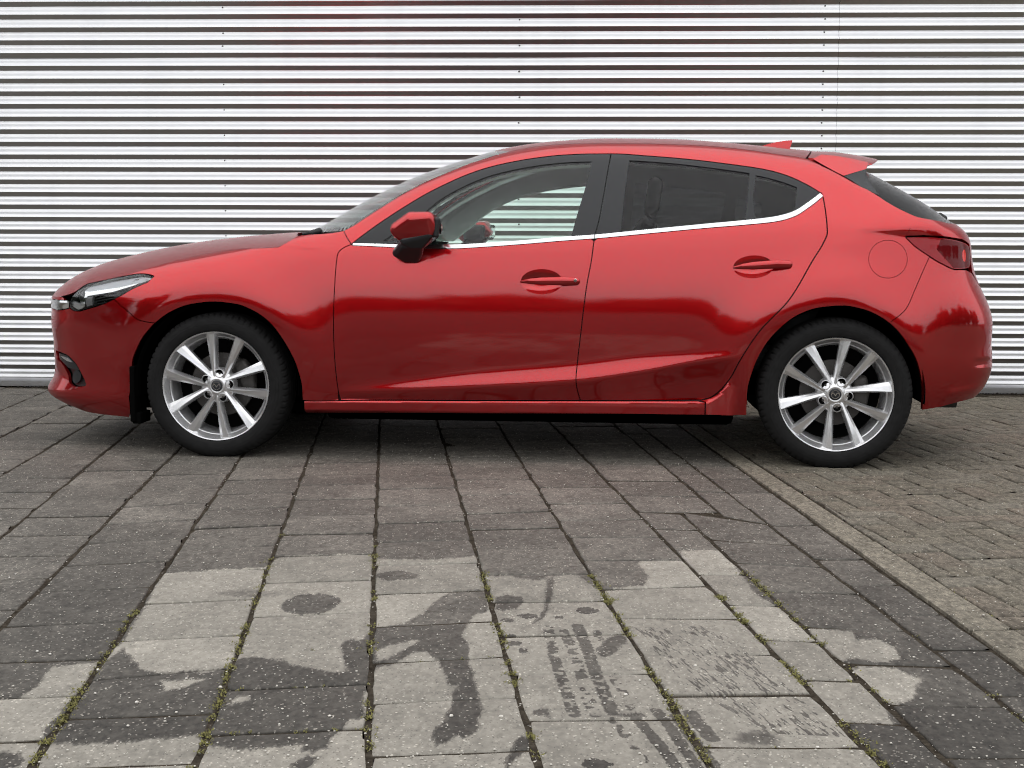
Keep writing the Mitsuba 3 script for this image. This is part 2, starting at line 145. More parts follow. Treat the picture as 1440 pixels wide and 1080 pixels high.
# ---- helpers ----
def uniq(key):
    if key not in scene and key not in labels: return key
    i = 1
    while f'{key}_{i:03d}' in scene or f'{key}_{i:03d}' in labels: i += 1
    return f'{key}_{i:03d}'
def put(key, v, f, bsdf, normals=None, smooth=False, uv=None, **lab):
    key = uniq(key)
    if normals is not None:
        path = meshkit.write_ply((v, f), False, uv, None, normals=normals)
        d = {'type': 'ply', 'filename': path, 'face_normals': False, 'bsdf': {'type': 'ref', 'id': bsdf}}
    else:
        d = mikit.ply(v if f is None else (v, f), bsdf, smooth, uv=uv)
    scene[key] = d
    if lab: labels[key] = lab
    return key
def thing(key, label, cat, group=None, kind=None):
    key = uniq(key); labels[key] = {'label': label, 'category': cat}
    if group: labels[key]['group'] = group
    return key
def carput(key, mesh, bsdf, smooth=35, **lab):          # a trimesh / manifold in car coordinates
    if hasattr(mesh, 'to_mesh'):
        m = mesh.to_mesh(); mesh = trimesh.Trimesh(m.vert_properties[:, :3], m.tri_verts)
    m = trimesh.Trimesh(car2w(mesh.vertices), mesh.faces, process=False)
    return put(key, m, None, bsdf, smooth=smooth, **lab)
def flipy(m):
    return trimesh.Trimesh(np.asarray(m.vertices)*[1, -1, 1], np.asarray(m.faces)[:, ::-1], process=False)
def rgb(*c): return {'type': 'rgb', 'value': list(c)}
def two(d): return {'type': 'twosided', 'bsdf': d}
def prin(base, rough, **k):
    d = {'type': 'principled', 'base_color': base if isinstance(base, dict) else rgb(*base), 'roughness': rough}
    d.update(k); return two(d)
def cat(ms): return trimesh.util.concatenate([m for m in ms])
def hull(pts): return trimesh.Trimesh(np.asarray(pts, float)).convex_hull if False else trimesh.PointCloud(np.asarray(pts, float)).convex_hull
def rbox(c, s, r=.01, n=8):
    c, s = np.array(c, float), np.array(s, float)/2-r
    b = manifold3d.Manifold.batch_hull([manifold3d.Manifold.sphere(r, n).translate((c+s*np.array(q)).tolist()) for q in np.ndindex(2, 2, 2) for q in [np.array(q)*2-1]])
    m = b.to_mesh(); return trimesh.Trimesh(m.vert_properties[:, :3], m.tri_verts)
def balls(pts, n=20):                                   # hull of spheres (x, y, z, r)
    b = manifold3d.Manifold.batch_hull([manifold3d.Manifold.sphere(r, n).translate((x, y, z)) for x, y, z, r in pts]).to_mesh()
    return trimesh.Trimesh(b.vert_properties[:, :3], b.tri_verts)
def tube(path, r, n=8, closed=False):
    path = np.asarray(path, float); t = np.gradient(path, axis=0); t /= np.linalg.norm(t, axis=1, keepdims=True)
    a = np.cross(t, [0.31, .2, .93]); a /= np.linalg.norm(a, axis=1, keepdims=True); b = np.cross(t, a)
    an = np.arange(n)/n*2*np.pi; rr = np.broadcast_to(r, len(path))
    v = path[:, None]+(a[:, None]*np.cos(an)[None, :, None]+b[:, None]*np.sin(an)[None, :, None])*rr[:, None, None]
    v = np.vstack([v.reshape(-1, 3), path[:1], path[-1:]]); m = len(path); f = []
    for i in range(m-1):
        for j in range(n):
            k = (j+1) % n; f += [[i*n+j, i*n+k, (i+1)*n+k], [i*n+j, (i+1)*n+k, (i+1)*n+j]]
    for j in range(n):
        k = (j+1) % n; f += [[m*n, j, k], [m*n+1, (m-1)*n+k, (m-1)*n+j]]
    mm = trimesh.Trimesh(v, f, process=False); trimesh.repair.fix_normals(mm); return mm
def lathe(prof, n=64, fn=None):                         # profile (r, y) turned about the y axis
    p = np.array(prof, float); a = np.arange(n)/n*2*np.pi
    R = np.broadcast_to(p[None, :, 0], (n, len(p))); Y = np.broadcast_to(p[None, :, 1], (n, len(p)))
    if fn: R = fn(R, Y, a[:, None])
    v = np.stack([R*np.cos(a)[:, None], Y+0*R, R*np.sin(a)[:, None]], -1).reshape(-1, 3); m = len(p); f = []
    i = np.arange(n)[:, None]; j = np.arange(m-1)[None]; k = (i+1) % n
    q = np.stack([i*m+j, i*m+j+1, k*m+j+1, k*m+j], -1).reshape(-1, 4)
    return trimesh.Trimesh(v, np.vstack([q[:, [0, 1, 2]], q[:, [0, 2, 3]]]), process=False)
def smoothcurve(pts, n=12, closed=False):
    p = np.array(pts, float)
    if closed: p = np.vstack([p, p[:1]])
    d = np.r_[0, np.cumsum(np.linalg.norm(np.diff(p, axis=0), axis=1))]
    f = CubicSpline(d, p, bc_type='periodic' if closed else 'natural') if closed else PchipInterpolator(d, p)
    t = np.linspace(0, d[-1], max(n, int(d[-1]/.012)))
    return f(t)[:-1] if closed else f(t)

# ---- materials ----
DARK = (.012, .012, .013)
def flake(base):
    def fn(p, n, uv):
        a = noise(p.x*900, p.y*900, p.z*900); return mi.Color3f(*base)*(.8+.4*a)
    return proc(fn)
scene['paint'] = two({'type': 'blendbsdf', 'weight': .5,
    'base': {'type': 'principled', 'base_color': rgb(.84, .008, .013), 'roughness': .27, 'metallic': 1.0},
    'coat': {'type': 'roughplastic', 'alpha': .006, 'int_ior': 2.18, 'diffuse_reflectance': rgb(.10, .002, .003)}})
scene['paint_under'] = prin((.03, .002, .003), .7)
scene['black_plastic'] = prin((.018, .018, .019), .5, specular=.45)
scene['black_gloss'] = prin((.022, .023, .026), .22, specular=.5)
scene['black_satin'] = prin((.019, .020, .022), .36, specular=.40)
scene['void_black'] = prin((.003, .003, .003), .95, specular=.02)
scene['rubber'] = prin(proc(lambda p, n, uv: mi.Color3f(.0125, .0124, .0125)*(.75+.7*fbm(p.x*40, p.y*40, p.z*40, 3))), .75, specular=.18)
scene['alloy'] = prin((.80, .80, .805), .27, metallic=.82, specular=.5, clearcoat=.6, clearcoat_gloss=.9)
scene['alloy_dark'] = prin((.20, .20, .205), .4, metallic=.6)
scene['chrome'] = prin((.92, .92, .93), .1, metallic=1.)
scene['chrome_soft'] = prin((.75, .76, .78), .22, metallic=.9)
scene['steel'] = prin((.075, .07, .066), .5, metallic=.5)
scene['nut'] = prin((.06, .057, .054), .45, metallic=.5)
scene['side_glass'] = {'type': 'thindielectric', 'int_ior': 1.33, 'specular_transmittance': rgb(.78, .90, .84)}
scene['screen_glass'] = {'type': 'thindielectric', 'int_ior': 1.4, 'specular_transmittance': rgb(.58, .68, .64)}
scene['privacy_glass'] = {'type': 'thindielectric', 'int_ior': 1.27, 'specular_transmittance': rgb(.07, .078, .078)}
scene['lamp_glass'] = {'type': 'thindielectric', 'int_ior': 1.35, 'specular_transmittance': rgb(.96, .97, .97)}
scene['tail_red'] = two({'type': 'plastic', 'int_ior': 1.42, 'diffuse_reflectance': rgb(.34, .012, .018)})
scene['tail_dark'] = two({'type': 'plastic', 'int_ior': 1.28, 'diffuse_reflectance': rgb(.13, .007, .009)})
scene['tail_bright'] = two({'type': 'plastic', 'int_ior': 1.5, 'diffuse_reflectance': rgb(.80, .03, .02)})
scene['lamp_grey'] = prin((.42, .43, .45), .4, metallic=.5)
scene['trim_grey'] = prin((.62, .63, .61), .8)
scene['rear_glass'] = prin((.016, .0165, .017), .16, specular=.09)
scene['trim_dark'] = prin((.035, .035, .036), .7)
scene['seat_cloth'] = prin((.03, .03, .032), .85)
scene['mirror_glass'] = prin((.9, .9, .9), .03, metallic=1.)

# ---- the car ----
car = thing('car', 'red five-door hatchback with silver alloy wheels parked along the corrugated wall', 'car')
K = lambda n: car+'__'+n
def ring(pts, step=.009):
    p = np.array(pts, float); p = np.vstack([p, p[:1]]); out = []
    for a, b in zip(p[:-1], p[1:]):
        n = max(1, int(np.linalg.norm((b-a)*[.8, 1])/step)); out += [a+(b-a)*i/n for i in range(n)]
    return np.array(out)
def panelmesh(poly, W=W0, off=0., ds=.026, dz=.009, skirt=.014, side=-1):
    vs, fs, ns = [], [], []; base = 0
    for g in (poly.geoms if hasattr(poly, 'geoms') else [poly]):
        rings = [ring(np.array(r.coords)[:-1]) for r in [shapely.geometry.polygon.orient(g).exterior, *shapely.geometry.polygon.orient(g).interiors]]
        b = np.vstack(rings); x0, z0, x1, z1 = g.bounds
        core = g.buffer(-.006)
        X = np.arange(x0, x1, ds); Z = np.arange(z0, z1, dz)
        gx, gz = np.meshgrid(X, Z); gx[1::2] += ds/2; q = np.stack([gx.ravel(), gz.ravel()], 1)
        q = q[shapely.contains_xy(core, q[:, 0], q[:, 1])] if not core.is_empty else q[:0]
        p = np.vstack([b, q]); tri = Delaunay(p*[.36, 1.]).simplices
        c = p[tri].mean(1); tri = tri[shapely.contains_xy(g, c[:, 0], c[:, 1])]
        a = p[tri]; ar = (a[:, 1, 0]-a[:, 0, 0])*(a[:, 2, 1]-a[:, 0, 1])-(a[:, 1, 1]-a[:, 0, 1])*(a[:, 2, 0]-a[:, 0, 0])
        tri = tri[np.abs(ar) > 1e-9]; ar = ar[np.abs(ar) > 1e-9]; tri[ar < 0] = tri[ar < 0][:, ::-1]
        N = SN(p[:, 0], p[:, 1], W); V = S(p[:, 0], p[:, 1], W)+off*N
        vs.append(V); ns.append(N); fs.append(tri+base); k = base+len(V)
        i0 = 0
        for r in rings:
            n = len(r); R, M = V[i0:i0+n], N[i0:i0+n]; i0 += n
            t = np.roll(R, -1, 0)-np.roll(R, 1, 0); sn = np.cross(t, M); sn /= np.maximum(np.linalg.norm(sn, axis=1, keepdims=True), 1e-9)
            if skirt:
                vs += [R, R-M*skirt]; ns += [sn, sn]; i = np.arange(n); j = (i+1) % n
                fs += [np.stack([k+i, k+n+i, k+n+j], 1), np.stack([k+i, k+n+j, k+j], 1)]; k += 2*n
        base = k
    v, n, f = np.vstack(vs), np.vstack(ns), np.vstack(fs)
    if side > 0: v, n, f = v*[1, -1, 1], n*[1, -1, 1], f[:, ::-1]
    return v, f, n
def panel(key, poly, bsdf, both=True, lab=None, **k):
    for side in ((-1, 1) if both else (-1,)):
        v, f, n = panelmesh(poly, side=side, **k)
        kk = key if side < 0 else mirrored(key)
        n2 = n.copy(); n2[:, :2] = n[:, :1]*CA+n[:, 1:2]*CN
        put(kk, car2w(v), f, bsdf, normals=n2, **((lab or {}) if side < 0 else {}))
def mirrored(key):                                      # the far side's twin of a part that holds sub-parts
    p = key.split('__')
    if len(p) == 3: p[1] += '_001'
    return '__'.join(p)
def P(pts): 
    g = Polygon(np.array(pts, float)).buffer(0); return g
GAP = .0022
sc = lambda n: smoothcurve(C[n])
sF, sR = FX0-FL, None
arcF, arcR = smoothcurve(C['arcF']), smoothcurve(C['arcR'])
rail, dlo, chU, chL = sc('rail'), sc('dlo'), sc('chromeU'), sc('chromeL')
fdf, bpl, rdr = sc('fdfront'), sc('bpillar'), sc('rdrear')
sill_l = sc('sillline')
hoodE = smoothcurve(C['hoodedge']); shut = sc('hoodshut'); cowl = sc('cowl')
def below(c, z): return [p for p in c if p[1] < z]
def between(c, x0, x1): return [p for p in c if x0 <= p[0] <= x1]
lamp = P(smoothcurve(C['lamp'][:1]+C['lamp'][1:], 60)); tail = P(smoothcurve(C['tail'], 40)); fog = P(smoothcurve(C['fog'], 40))
bgap = sc('bgap'); rbgap = sc('rbgap')
# bumper (front): from the arch to the centre line, with the grille opening
ctr = sF
bb = [p for p in smoothcurve(C['bbot'])][::-1]
fb = list(bgap)+[p for p in arcF[::-1] if p[1] < .594 and p[0] < -1.5]+bb+[(-2.45, .235), (ctr, .235), (ctr, .700), (-2.36, .700), (-2.12, .700), (-2.06, .66), (-1.93, .66)]
grille = P([(ctr-.01, .36), (-2.62, .36), (-2.52, .42), (-2.46, .55), (-2.44, .66), (-2.43, .69), (ctr-.01, .69)])
wing = P([(-2.43, .655), (-2.30, .645), (-2.16, .640), (-2.07, .652), (-2.062, .684), (-2.2, .682), (-2.43, .69)])
intake = P([(ctr-.01, .275), (-2.60, .275), (-2.56, .335), (ctr-.01, .335)])
bumper_f = P(fb).difference(unary_union([lamp.buffer(.002), grille, fog.buffer(.001), wing.buffer(.002), intake])).buffer(-GAP)
panel(K('front_bumper'), bumper_f, 'paint')
hood_low = [p for p in hoodE if p[0] < -1.0]
# fender
fe = [tuple(p) for p in bgap]+[tuple(p) for p in arcF if p[0] > -1.60]
fe += [tuple(p) for p in sill_l if p[0] < -.80][::1]+[tuple(p) for p in fdf[::-1]]+[tuple(p) for p in smoothcurve(C['pill'])[::-1]]
fe += [tuple(p) for p in cowl[::-1]]+[tuple(p) for p in shut[::-1]]+[tuple(p) for p in hoodE[::-1] if p[0] < -1.07 and p[0] > -1.95]+[(-1.9, .80)]
fe = [p for p in fe if not (p[0] > -.965 and p[1] < .2565 and p[0] < -.9)]
fender = P([*map(tuple, bgap), *[tuple(p) for p in arcF if p[0] > -1.60 and (p[1] > .262 or p[0] < -1.2)], (-.96, .258), *[tuple(p) for p in sill_l if p[0] < -.80],
    *map(tuple, fdf[::-1][4:]), *map(tuple, smoothcurve(C['pill'])[::-1]), *map(tuple, cowl[::-1]), *map(tuple, shut[::-1]), *[tuple(p) for p in hoodE[::-1] if -1.86 < p[0] < -1.07], (-1.86, .785), (-1.83, .70)])
fender = fender.difference(lamp.buffer(.0015)).buffer(-GAP*.8)
panel(K('front_fender'), fender, 'paint')
# doors, windows
belt = lambda x0, x1, c: [tuple(p) for p in c if x0 <= p[0] <= x1]
bx = lambda z: np.interp(z, [p[1] for p in bpl[::-1]], [p[0] for p in bpl[::-1]]) if False else float(np.interp(z, np.array(bpl)[::-1][np.argsort(np.array(bpl)[::-1][:, 1])][:, 1], np.array(bpl)[::-1][np.argsort(np.array(bpl)[::-1][:, 1])][:, 0]))
handles = []
h1c, h2c = (.097, .788), (.993, .856)
def ell(c, a, b, rot=0, n=48): 
    t = np.linspace(0, 2*np.pi, n+1)[:-1]; e = np.stack([a*np.cos(t), b*np.sin(t)], 1)
    e[:, 0] += .012*np.sign(np.sin(t))*np.abs(np.sin(t))**2*0
    R_ = np.array([[math.cos(rot), math.sin(rot)], [-math.sin(rot), math.cos(rot)]]); return e@R_+np.array(c)
rec1, rec2 = P(ell(h1c, .090, .054)), P(ell(h2c, .084, .048, .05))
front_door = P([*map(tuple, fdf), *[tuple(p) for p in sill_l if -.79 < p[0] < .262], *[tuple(p) for p in bpl[::-1] if p[1] < .974], *belt(-.735, .318, chL)[::-1]]).buffer(-GAP)
rear_door = P([*[tuple(p) for p in bpl if p[1] < .974], *[tuple(p) for p in sill_l if .27 < p[0] < .80], *[tuple(p) for p in rdr[::-1]], *belt(.322, 1.322, chL)[::-1]]).buffer(-GAP)
panel(K('front_door'), front_door.difference(rec1), 'paint')
panel(K('rear_door'), rear_door.difference(rec2), 'paint')
dl = [tuple(p) for p in dlo]
DLO = P(dl+[tuple(p) for p in chL[::-1]])
gf = P(smoothcurve([(-.60, .960), (-.55, .995), (-.47, 1.055)]+C['gf'][0:9], 60).tolist()+[tuple(p) for p in smoothcurve(C['gf'][8:])]+[(.22, .978), *[(p[0], p[1]+.001) for p in belt(-.55, .21, chU)[::-1]]])
gr = P(smoothcurve(C['gr'][:4]).tolist()+C['gr'][4:6]+[(p[0], p[1]+.001) for p in belt(.44, .95, chU)[::-1]]+C['gr'][6:])
gq = P(smoothcurve(C['gq'][:3]).tolist()+C['gq'][3:5]+[(p[0], p[1]+.001) for p in belt(.99, 1.16, chU)[::-1]]+C['gq'][7:])
gf, gr, gq = gf.buffer(0), gr.buffer(0), gq.buffer(0)
trim = DLO.difference(unary_union([gf, gr, gq]))
bline = LineString(bpl).buffer(GAP)
trim = trim.difference(bline).difference(P([*map(tuple, chU), *map(tuple, chL[::-1])]))
ft = trim.intersection(P([(-1, .9), (.40, .9), (.40, 1.6), (-1, 1.6)])).intersection(P([(-1, .9), *[tuple(p) for p in bpl[::-1] if p[1] > .9], (.38, 1.6), (-1, 1.6)]))
rt = trim.difference(P([(-1, .5), *[tuple(p) for p in bpl[::-1] if p[1] > .5], (.39, 1.6), (-1, 1.6)]))
panel(K('front_door__window_frame'), ft, 'black_satin', off=-.002, skirt=.02)
panel(K('rear_door__window_frame'), rt, 'black_satin', off=-.002, skirt=.02)
panel(K('front_door__window'), gf.buffer(.004), 'side_glass', off=-.006, skirt=0)
panel(K('rear_door__window'), gr.buffer(.004), 'privacy_glass', off=-.006, skirt=0)
panel(K('rear_door__quarter_window'), gq.buffer(.004), 'privacy_glass', off=-.006, skirt=0)
chrome = P([*map(tuple, chU), *map(tuple, chL[::-1])]).buffer(.0004)
cf, crr = chrome.intersection(box(-2, 0, .3195, 2)), chrome.intersection(box(.3225, 0, 2, 2))
panel(K('front_door__chrome_strip'), cf, 'chrome', off=.004, dz=.003, skirt=.012)
panel(K('rear_door__chrome_strip'), crr, 'chrome', off=.004, dz=.003, skirt=.012)
# seal strip: the dark line along the window edge
# sill
def WS(s, z): return .858+.10*np.minimum(z-.25, 0)-.007*np.exp(np.clip((z-.2665-.0127*np.clip(s+.25, -.7, 1))/.0022, -20, 1.2))-.03*sst(.03, .0, z-.19)
sb = sc('sillbot')
sill = P([(-.955, .202), *[tuple(p) for p in sb if -.95 < p[0] < .795], (.80, .2195), (.80, .272), *[(p[0], p[1]-.003) for p in sill_l[::-1] if -.82 < p[0] < .79], (-.9, .252), (-.955, .252)])
panel(K('sill'), sill, 'paint', W=WS, dz=.004, skirt=.03)
# body side behind the rear door, up to the roof and the rear glass
rg = sc('rglass')
ring_rail = [tuple(p) for p in rail if p[0] < 1.20]
qend = [(1.262, 1.318), (1.32, 1.290), (1.40, 1.249)]+[tuple(p) for p in smoothcurve(C['rglass'][3:])]
quarter = P([*[tuple(p) for p in rdr[::-1] if p[0] < 1.33][0:], *[], (1.283, 1.172), *[tuple(p) for p in dlo[::-1]], *[], (-.738, .946), (-.76, .974), *ring_rail, (1.24, 1.327), *qend[:-1], (1.72, 1.02), (1.70, .985),
    *[tuple(p) for p in smoothcurve([C['tail'][0], C['tail'][10], C['tail'][9]])], *[tuple(p) for p in rbgap], *[tuple(p) for p in arcR[::-1] if p[0] < 1.62], (.98, .221), (.805, .2195), (.805, .276)])
quarter = quarter.difference(unary_union([tail.buffer(.002), LineString(dl).buffer(.001), rear_door.buffer(GAP*1.9), DLO.buffer(.001)])).buffer(-GAP*.6)
if hasattr(quarter, 'geoms'): quarter = max(quarter.geoms, key=lambda g: g.area)
flap = P(smoothcurve(C['flap'], 60, True))
panel(K('side_panel'), quarter.difference(flap.buffer(.0016)), 'paint')
panel(K('side_panel__fuel_flap'), flap.buffer(-.0006), 'paint', both=False)
# rear bumper, tailgate and lamps follow the body round to the centre line
cz = lambda z: float(RX0(z)+RL(z))
rbp = [*map(tuple, rbgap[::-1])]
rear_b = P([*[tuple(p) for p in arcR if p[0] > 1.60], *[tuple(p) for p in sc('rbot')], (2.35, .285), (cz(.30)+.01, .30), *[(cz(z)+.01, z) for z in np.linspace(.34, .74, 9)], (2.35, .745), (2.20, .78), (2.13, .83), (2.07, .845), *[tuple(p) for p in smoothcurve([C['tail'][7], C['tail'][8], C['tail'][9]])], *rbp[::-1]])
rear_b = rear_b.difference(tail.buffer(.002)).buffer(-GAP)
def WB(s, z):
    w = W0(s, z)
    k = sst(2.05, 2.16, s)
    w = w-k*(.010*sst(.47, .455, z)*sst(.42, .44, z))
    a = sst(1.93, 1.97, s)*(1-sst(2.12, 2.2, s)); zz = z-np.interp(s, [1.95, 2.12], [.322, .338])
    return w+.45*a*(sp(.020-zz, .003)-sp(-zz, .003))-.30*a*sp(-zz, .006)
panel(K('rear_bumper'), rear_b, 'paint', W=WB, ds=.018)
GLASS_REAR = None
gate = P([(1.72, 1.02), (1.773, 1.066), (1.888, 1.053), (1.984, 1.044), (cz(1.045)+.01, 1.046), *[(cz(z)+.01, z) for z in np.linspace(1.03, .75, 9)], (2.35, .75), (2.20, .785), (2.14, .835), (2.15, .90), (2.13, .955), (2.05, .975), (1.92, .987), (1.80, .991), (1.70, .988)]).difference(tail.buffer(.002)).buffer(-.001)
panel(K('tailgate'), gate, 'paint', ds=.016)
# lamps at the back
panel(K('tail_light'), tail.buffer(-.001), 'tail_red', off=.002, ds=.012, lab={'label': 'dark red wraparound tail light with a bright red spot'})
tdark = tail.intersection(P([(1.90, .99), (1.87, .93), (1.96, .86), (1.98, .84), (2.2, .84), (2.2, .975), (2.06, .97), (1.99, .985)])).buffer(-.004)
panel(K('tail_light__dark_lens'), tdark, 'tail_dark', off=.0028, ds=.012, skirt=.002)
tb = P(ell((2.055, .905), .016, .026))
panel(K('tail_light__reflector'), tb, 'tail_bright', off=.0036, ds=.006, skirt=.002)
# panels behind the gaps
solid = unary_union([P([*map(tuple, arcF[arcF[:, 0] > -1.62]), *[tuple(p) for p in sb if p[0] < .97], *[tuple(p) for p in arcR], (2.0, .3), (2.05, .8), (1.75, .95), (1.7, 1.03), (1.45, 1.17), (1.3, 1.14), (1.1, 1.02), (.3, .965), (-.7, .93), (-.95, .965), (-1.1, .92), (-1.5, .87), (-1.8, .80), (-1.75, .66)])]).buffer(-.012)
panel(K('inner_body'), solid.difference(unary_union([rec1.buffer(.012), rec2.buffer(.012)])), 'paint_under', off=-.016, skirt=0, ds=.05, dz=.02)
fronts = P([(-1.78, .25), (-1.80, .62), (-1.86, .68), (-2.0, .64), (-2.2, .66), (ctr, .70), (ctr, .24), (-2.2, .235), (-2.1, .2)])
panel(K('front_bumper__backing'), fronts, 'void_black', off=-.03, skirt=0, ds=.05, dz=.03)
# grille, chrome wing, fog lamp housing
panel(K('grille'), grille.buffer(.004), 'black_plastic', off=-.02, skirt=0)
for i, z in enumerate(np.linspace(.39, .64, 8)):
    panel(K('grille__slat'), P([(ctr-.01, z), (-2.50, z), (-2.50, z+.011), (ctr-.01, z+.011)]), 'black_gloss', off=-.006, skirt=.02)
panel(K('grille__chrome_wing'), wing, 'chrome', off=.001, ds=.008, dz=.004)
panel(K('fog_light_bezel'), fog, 'black_plastic', off=-.022, skirt=0, ds=.012)
fogu = P([(-2.22, .436), (-2.12, .428), (-2.06, .393), (-2.035, .365), (-2.12, .372), (-2.17, .392), (-2.23, .415)])
panel(K('fog_light_bezel__trim'), fogu, 'black_gloss', off=-.008, ds=.012)
panel(K('fog_light_bezel__led_strip'), P([(-2.19, .424), (-2.12, .418), (-2.085, .40), (-2.13, .405)]), 'chrome_soft', off=-.004, ds=.01)
panel(K('fog_light_bezel__lens'), P(ell((-2.055, .335), .03, .03)), 'black_gloss', off=-.008, ds=.008)
# headlamp: housing, reflector bands, projector, clear cover
def lz(pts): return P([C['lamp'][0]] if False else pts)
from_px = None
panel(K('headlight'), lamp.buffer(.003), 'void_black', off=-.034, skirt=0, ds=.012)
def lampwall():
    r = ring(np.array(lamp.buffer(.0005).exterior.coords)[:-1]); N = SN(r[:, 0], r[:, 1]); A = S(r[:, 0], r[:, 1]); n = len(r); i = np.arange(n); j = (i+1) % n
    return trimesh.Trimesh(np.vstack([A-N*.001, A-N*.036]), np.vstack([np.stack([i, j, n+j], 1), np.stack([i, n+j, n+i], 1)]), process=False)
for s_ in (0, 1):
    m = lampwall(); m = flipy(m) if s_ else m
    carput(K('headlight'+('_001' if s_ else '')+'__housing'), m, 'black_plastic', smooth=True)
band_top = P([(-2.02, .757), (-1.90, .783), (-1.75, .806), (-1.68, .798), (-1.73, .775), (-1.82, .752), (-1.97, .733), (-2.015, .738)])
band = P([(-2.015, .736), (-1.97, .733), (-1.82, .753), (-1.735, .774), (-1.75, .764), (-1.84, .732), (-1.965, .712), (-1.975, .66), (-1.995, .652)])
panel(K('headlight__reflector'), band_top.intersection(lamp), 'lamp_grey', off=-.016, ds=.012)
panel(K('headlight__chrome_band'), band.intersection(lamp.buffer(-.003)), 'chrome', off=-.012, ds=.012)
panel(K('headlight__turn_lamp'), P([(-1.972, .706), (-1.935, .708), (-1.93, .668), (-1.965, .660)]), 'alloy_dark', off=-.014, ds=.012)
for k_ in range(3):
    panel(K('headlight__louvre'), P([(-1.92, .70-.013*k_), (-1.80, .728-.017*k_), (-1.80, .724-.017*k_), (-1.92, .696-.013*k_)]).intersection(lamp.buffer(-.004)), 'black_gloss', off=-.02, ds=.012, dz=.004)
panel(K('headlight__lower_chrome'), P([(-2.058, .69), (-2.0, .672), (-1.985, .668), (-1.99, .652), (-2.02, .645), (-2.06, .66)]).intersection(lamp.buffer(-.003)), 'chrome_soft', off=-.012, ds=.01)
for s_ in (-1, 1):
    c0 = S(-2.005, .715)[()]-SN(-2.005, .715)*.028; c0 = c0*[1, -s_*-1 if s_ < 0 else -1, 1] if s_ > 0 else c0
    sph = trimesh.creation.icosphere(3, .026); sph.apply_translation(c0); carput(K('headlight'+('' if s_ < 0 else '_001')+'__projector'), sph, 'mirror_glass' if False else 'black_gloss', smooth=True)
panel(K('headlight__cover'), lamp.buffer(-.001), 'lamp_glass', off=-.001, skirt=0, ds=.012)

# bonnet, windscreen, roof: patches from side to side
def resamp(c, n):
    c = np.asarray(c, float); d = np.r_[0, np.cumsum(np.linalg.norm(np.diff(c, axis=0), axis=1))]; return PchipInterpolator(d, c)(np.linspace(0, d[-1], n))
def patch(E, Cn, n=60, m=41, p=2.2, off=0.):
    E, Cn = resamp(E, n), resamp(Cn, n)
    w = np.sin(np.linspace(-1, 1, m)*np.pi/2); k = (1-np.abs(w)**p)[None, :, None]
    Em = np.where((w < 0)[None, :, None], E[:, None], E[:, None]*[1, -1, 1])
    V = np.concatenate([E[:, None, :1]+(Cn[:, None, :1]-E[:, None, :1])*k, -np.abs(E[:, None, 1:2])*(-w)[None, :, None]*-1*-1, E[:, None, 2:]+(Cn[:, None, 2:]-E[:, None, 2:])*k], -1)
    V[..., 1] = np.abs(E[:, 1])[:, None]*w[None]
    a, b = np.gradient(V, axis=0), np.gradient(V, axis=1); N = np.cross(a, b); N /= np.maximum(np.linalg.norm(N, axis=-1, keepdims=True), 1e-9)
    i = np.arange(n-1)[:, None]*m+np.arange(m-1)[None]; f = np.stack([i, i+m, i+m+1, i+1], -1).reshape(-1, 4)
    f = np.vstack([f[:, :3], f[:, [0, 2, 3]]]); N = N.reshape(-1, 3); V = V.reshape(-1, 3)
    if N[:, 2].mean() < 0: N = -N; f = f[:, ::-1]
    return V+N*off, f, N
def cput(key, vfn, bsdf, **lab):
    v, f, n = vfn; n2 = n.copy(); n2[:, :2] = n[:, :1]*CA+n[:, 1:2]*CN
    return put(key, car2w(v), f, bsdf, normals=n2, **lab)
HC = [(-2.335, 0, .685), (-2.33, 0, .71), (-2.318, 0, .735), (-2.27, 0, .775), (-2.19, 0, .822), (-2.1, 0, .857), (-1.95, 0, .896), (-1.8, 0, .929), (-1.64, 0, .956), (-1.49, 0, .975), (-1.29, 0, .994), (-1.15, 0, 1.003), (-1.09, 0, 1.004)]
he = np.array([p for p in hoodE if p[0] < -1.07]+list(map(tuple, shut)))
HE = S(he[:, 0], he[:, 1]); HE = HE-SN(he[:, 0], he[:, 1])*.001
bonnet = patch(HE, HC, 90, 61, 2.6)
cput(K('bonnet'), bonnet, 'paint')
zr0 = float(np.interp(-.08, rail[:, 0], rail[:, 1])); wr = np.array([p for p in rail if p[0] < -.085]+[(-.08, zr0)]); rr = np.array([(-.08, zr0)]+[p for p in rail if -.075 <= p[0] < 1.20]+[(1.24, 1.327)])
WC_ = [(-1.10, 0, .992), (-.99, 0, 1.055), (-.88, 0, 1.118), (-.735, 0, 1.196), (-.59, 0, 1.262), (-.445, 0, 1.316), (-.345, 0, 1.348), (-.26, 0, 1.374), (-.195, 0, 1.392)]
RC_ = [(-.195, 0, 1.394), (-.05, 0, 1.422), (.1, 0, 1.440), (.335, 0, 1.453), (.636, 0, 1.449), (.865, 0, 1.434), (1.096, 0, 1.412), (1.30, 0, 1.392)]
cput(K('windscreen'), patch(S(wr[:, 0], wr[:, 1]), WC_, 50, 51, 2.3), 'screen_glass')
def frit():
    V, f, N = patch(S(wr[:, 0], wr[:, 1]), WC_, 50, 51, 2.3, off=-.006); keep = np.r_[0:5, 46:51]
    c = f % 51; ok = np.all(c <= 5, axis=1) | np.all(c >= 45, axis=1); return V, f[ok], N
cput(K('windscreen__edge_band'), frit(), 'black_plastic')
cput(K('roof'), patch(S(rr[:, 0], rr[:, 1]), RC_, 70, 51, 2.3), 'paint')
qe = np.array([(1.30, 1.300), (1.36, 1.270), (1.412, 1.242)]+[tuple(p) for p in smoothcurve(C['rglass'][4:])])
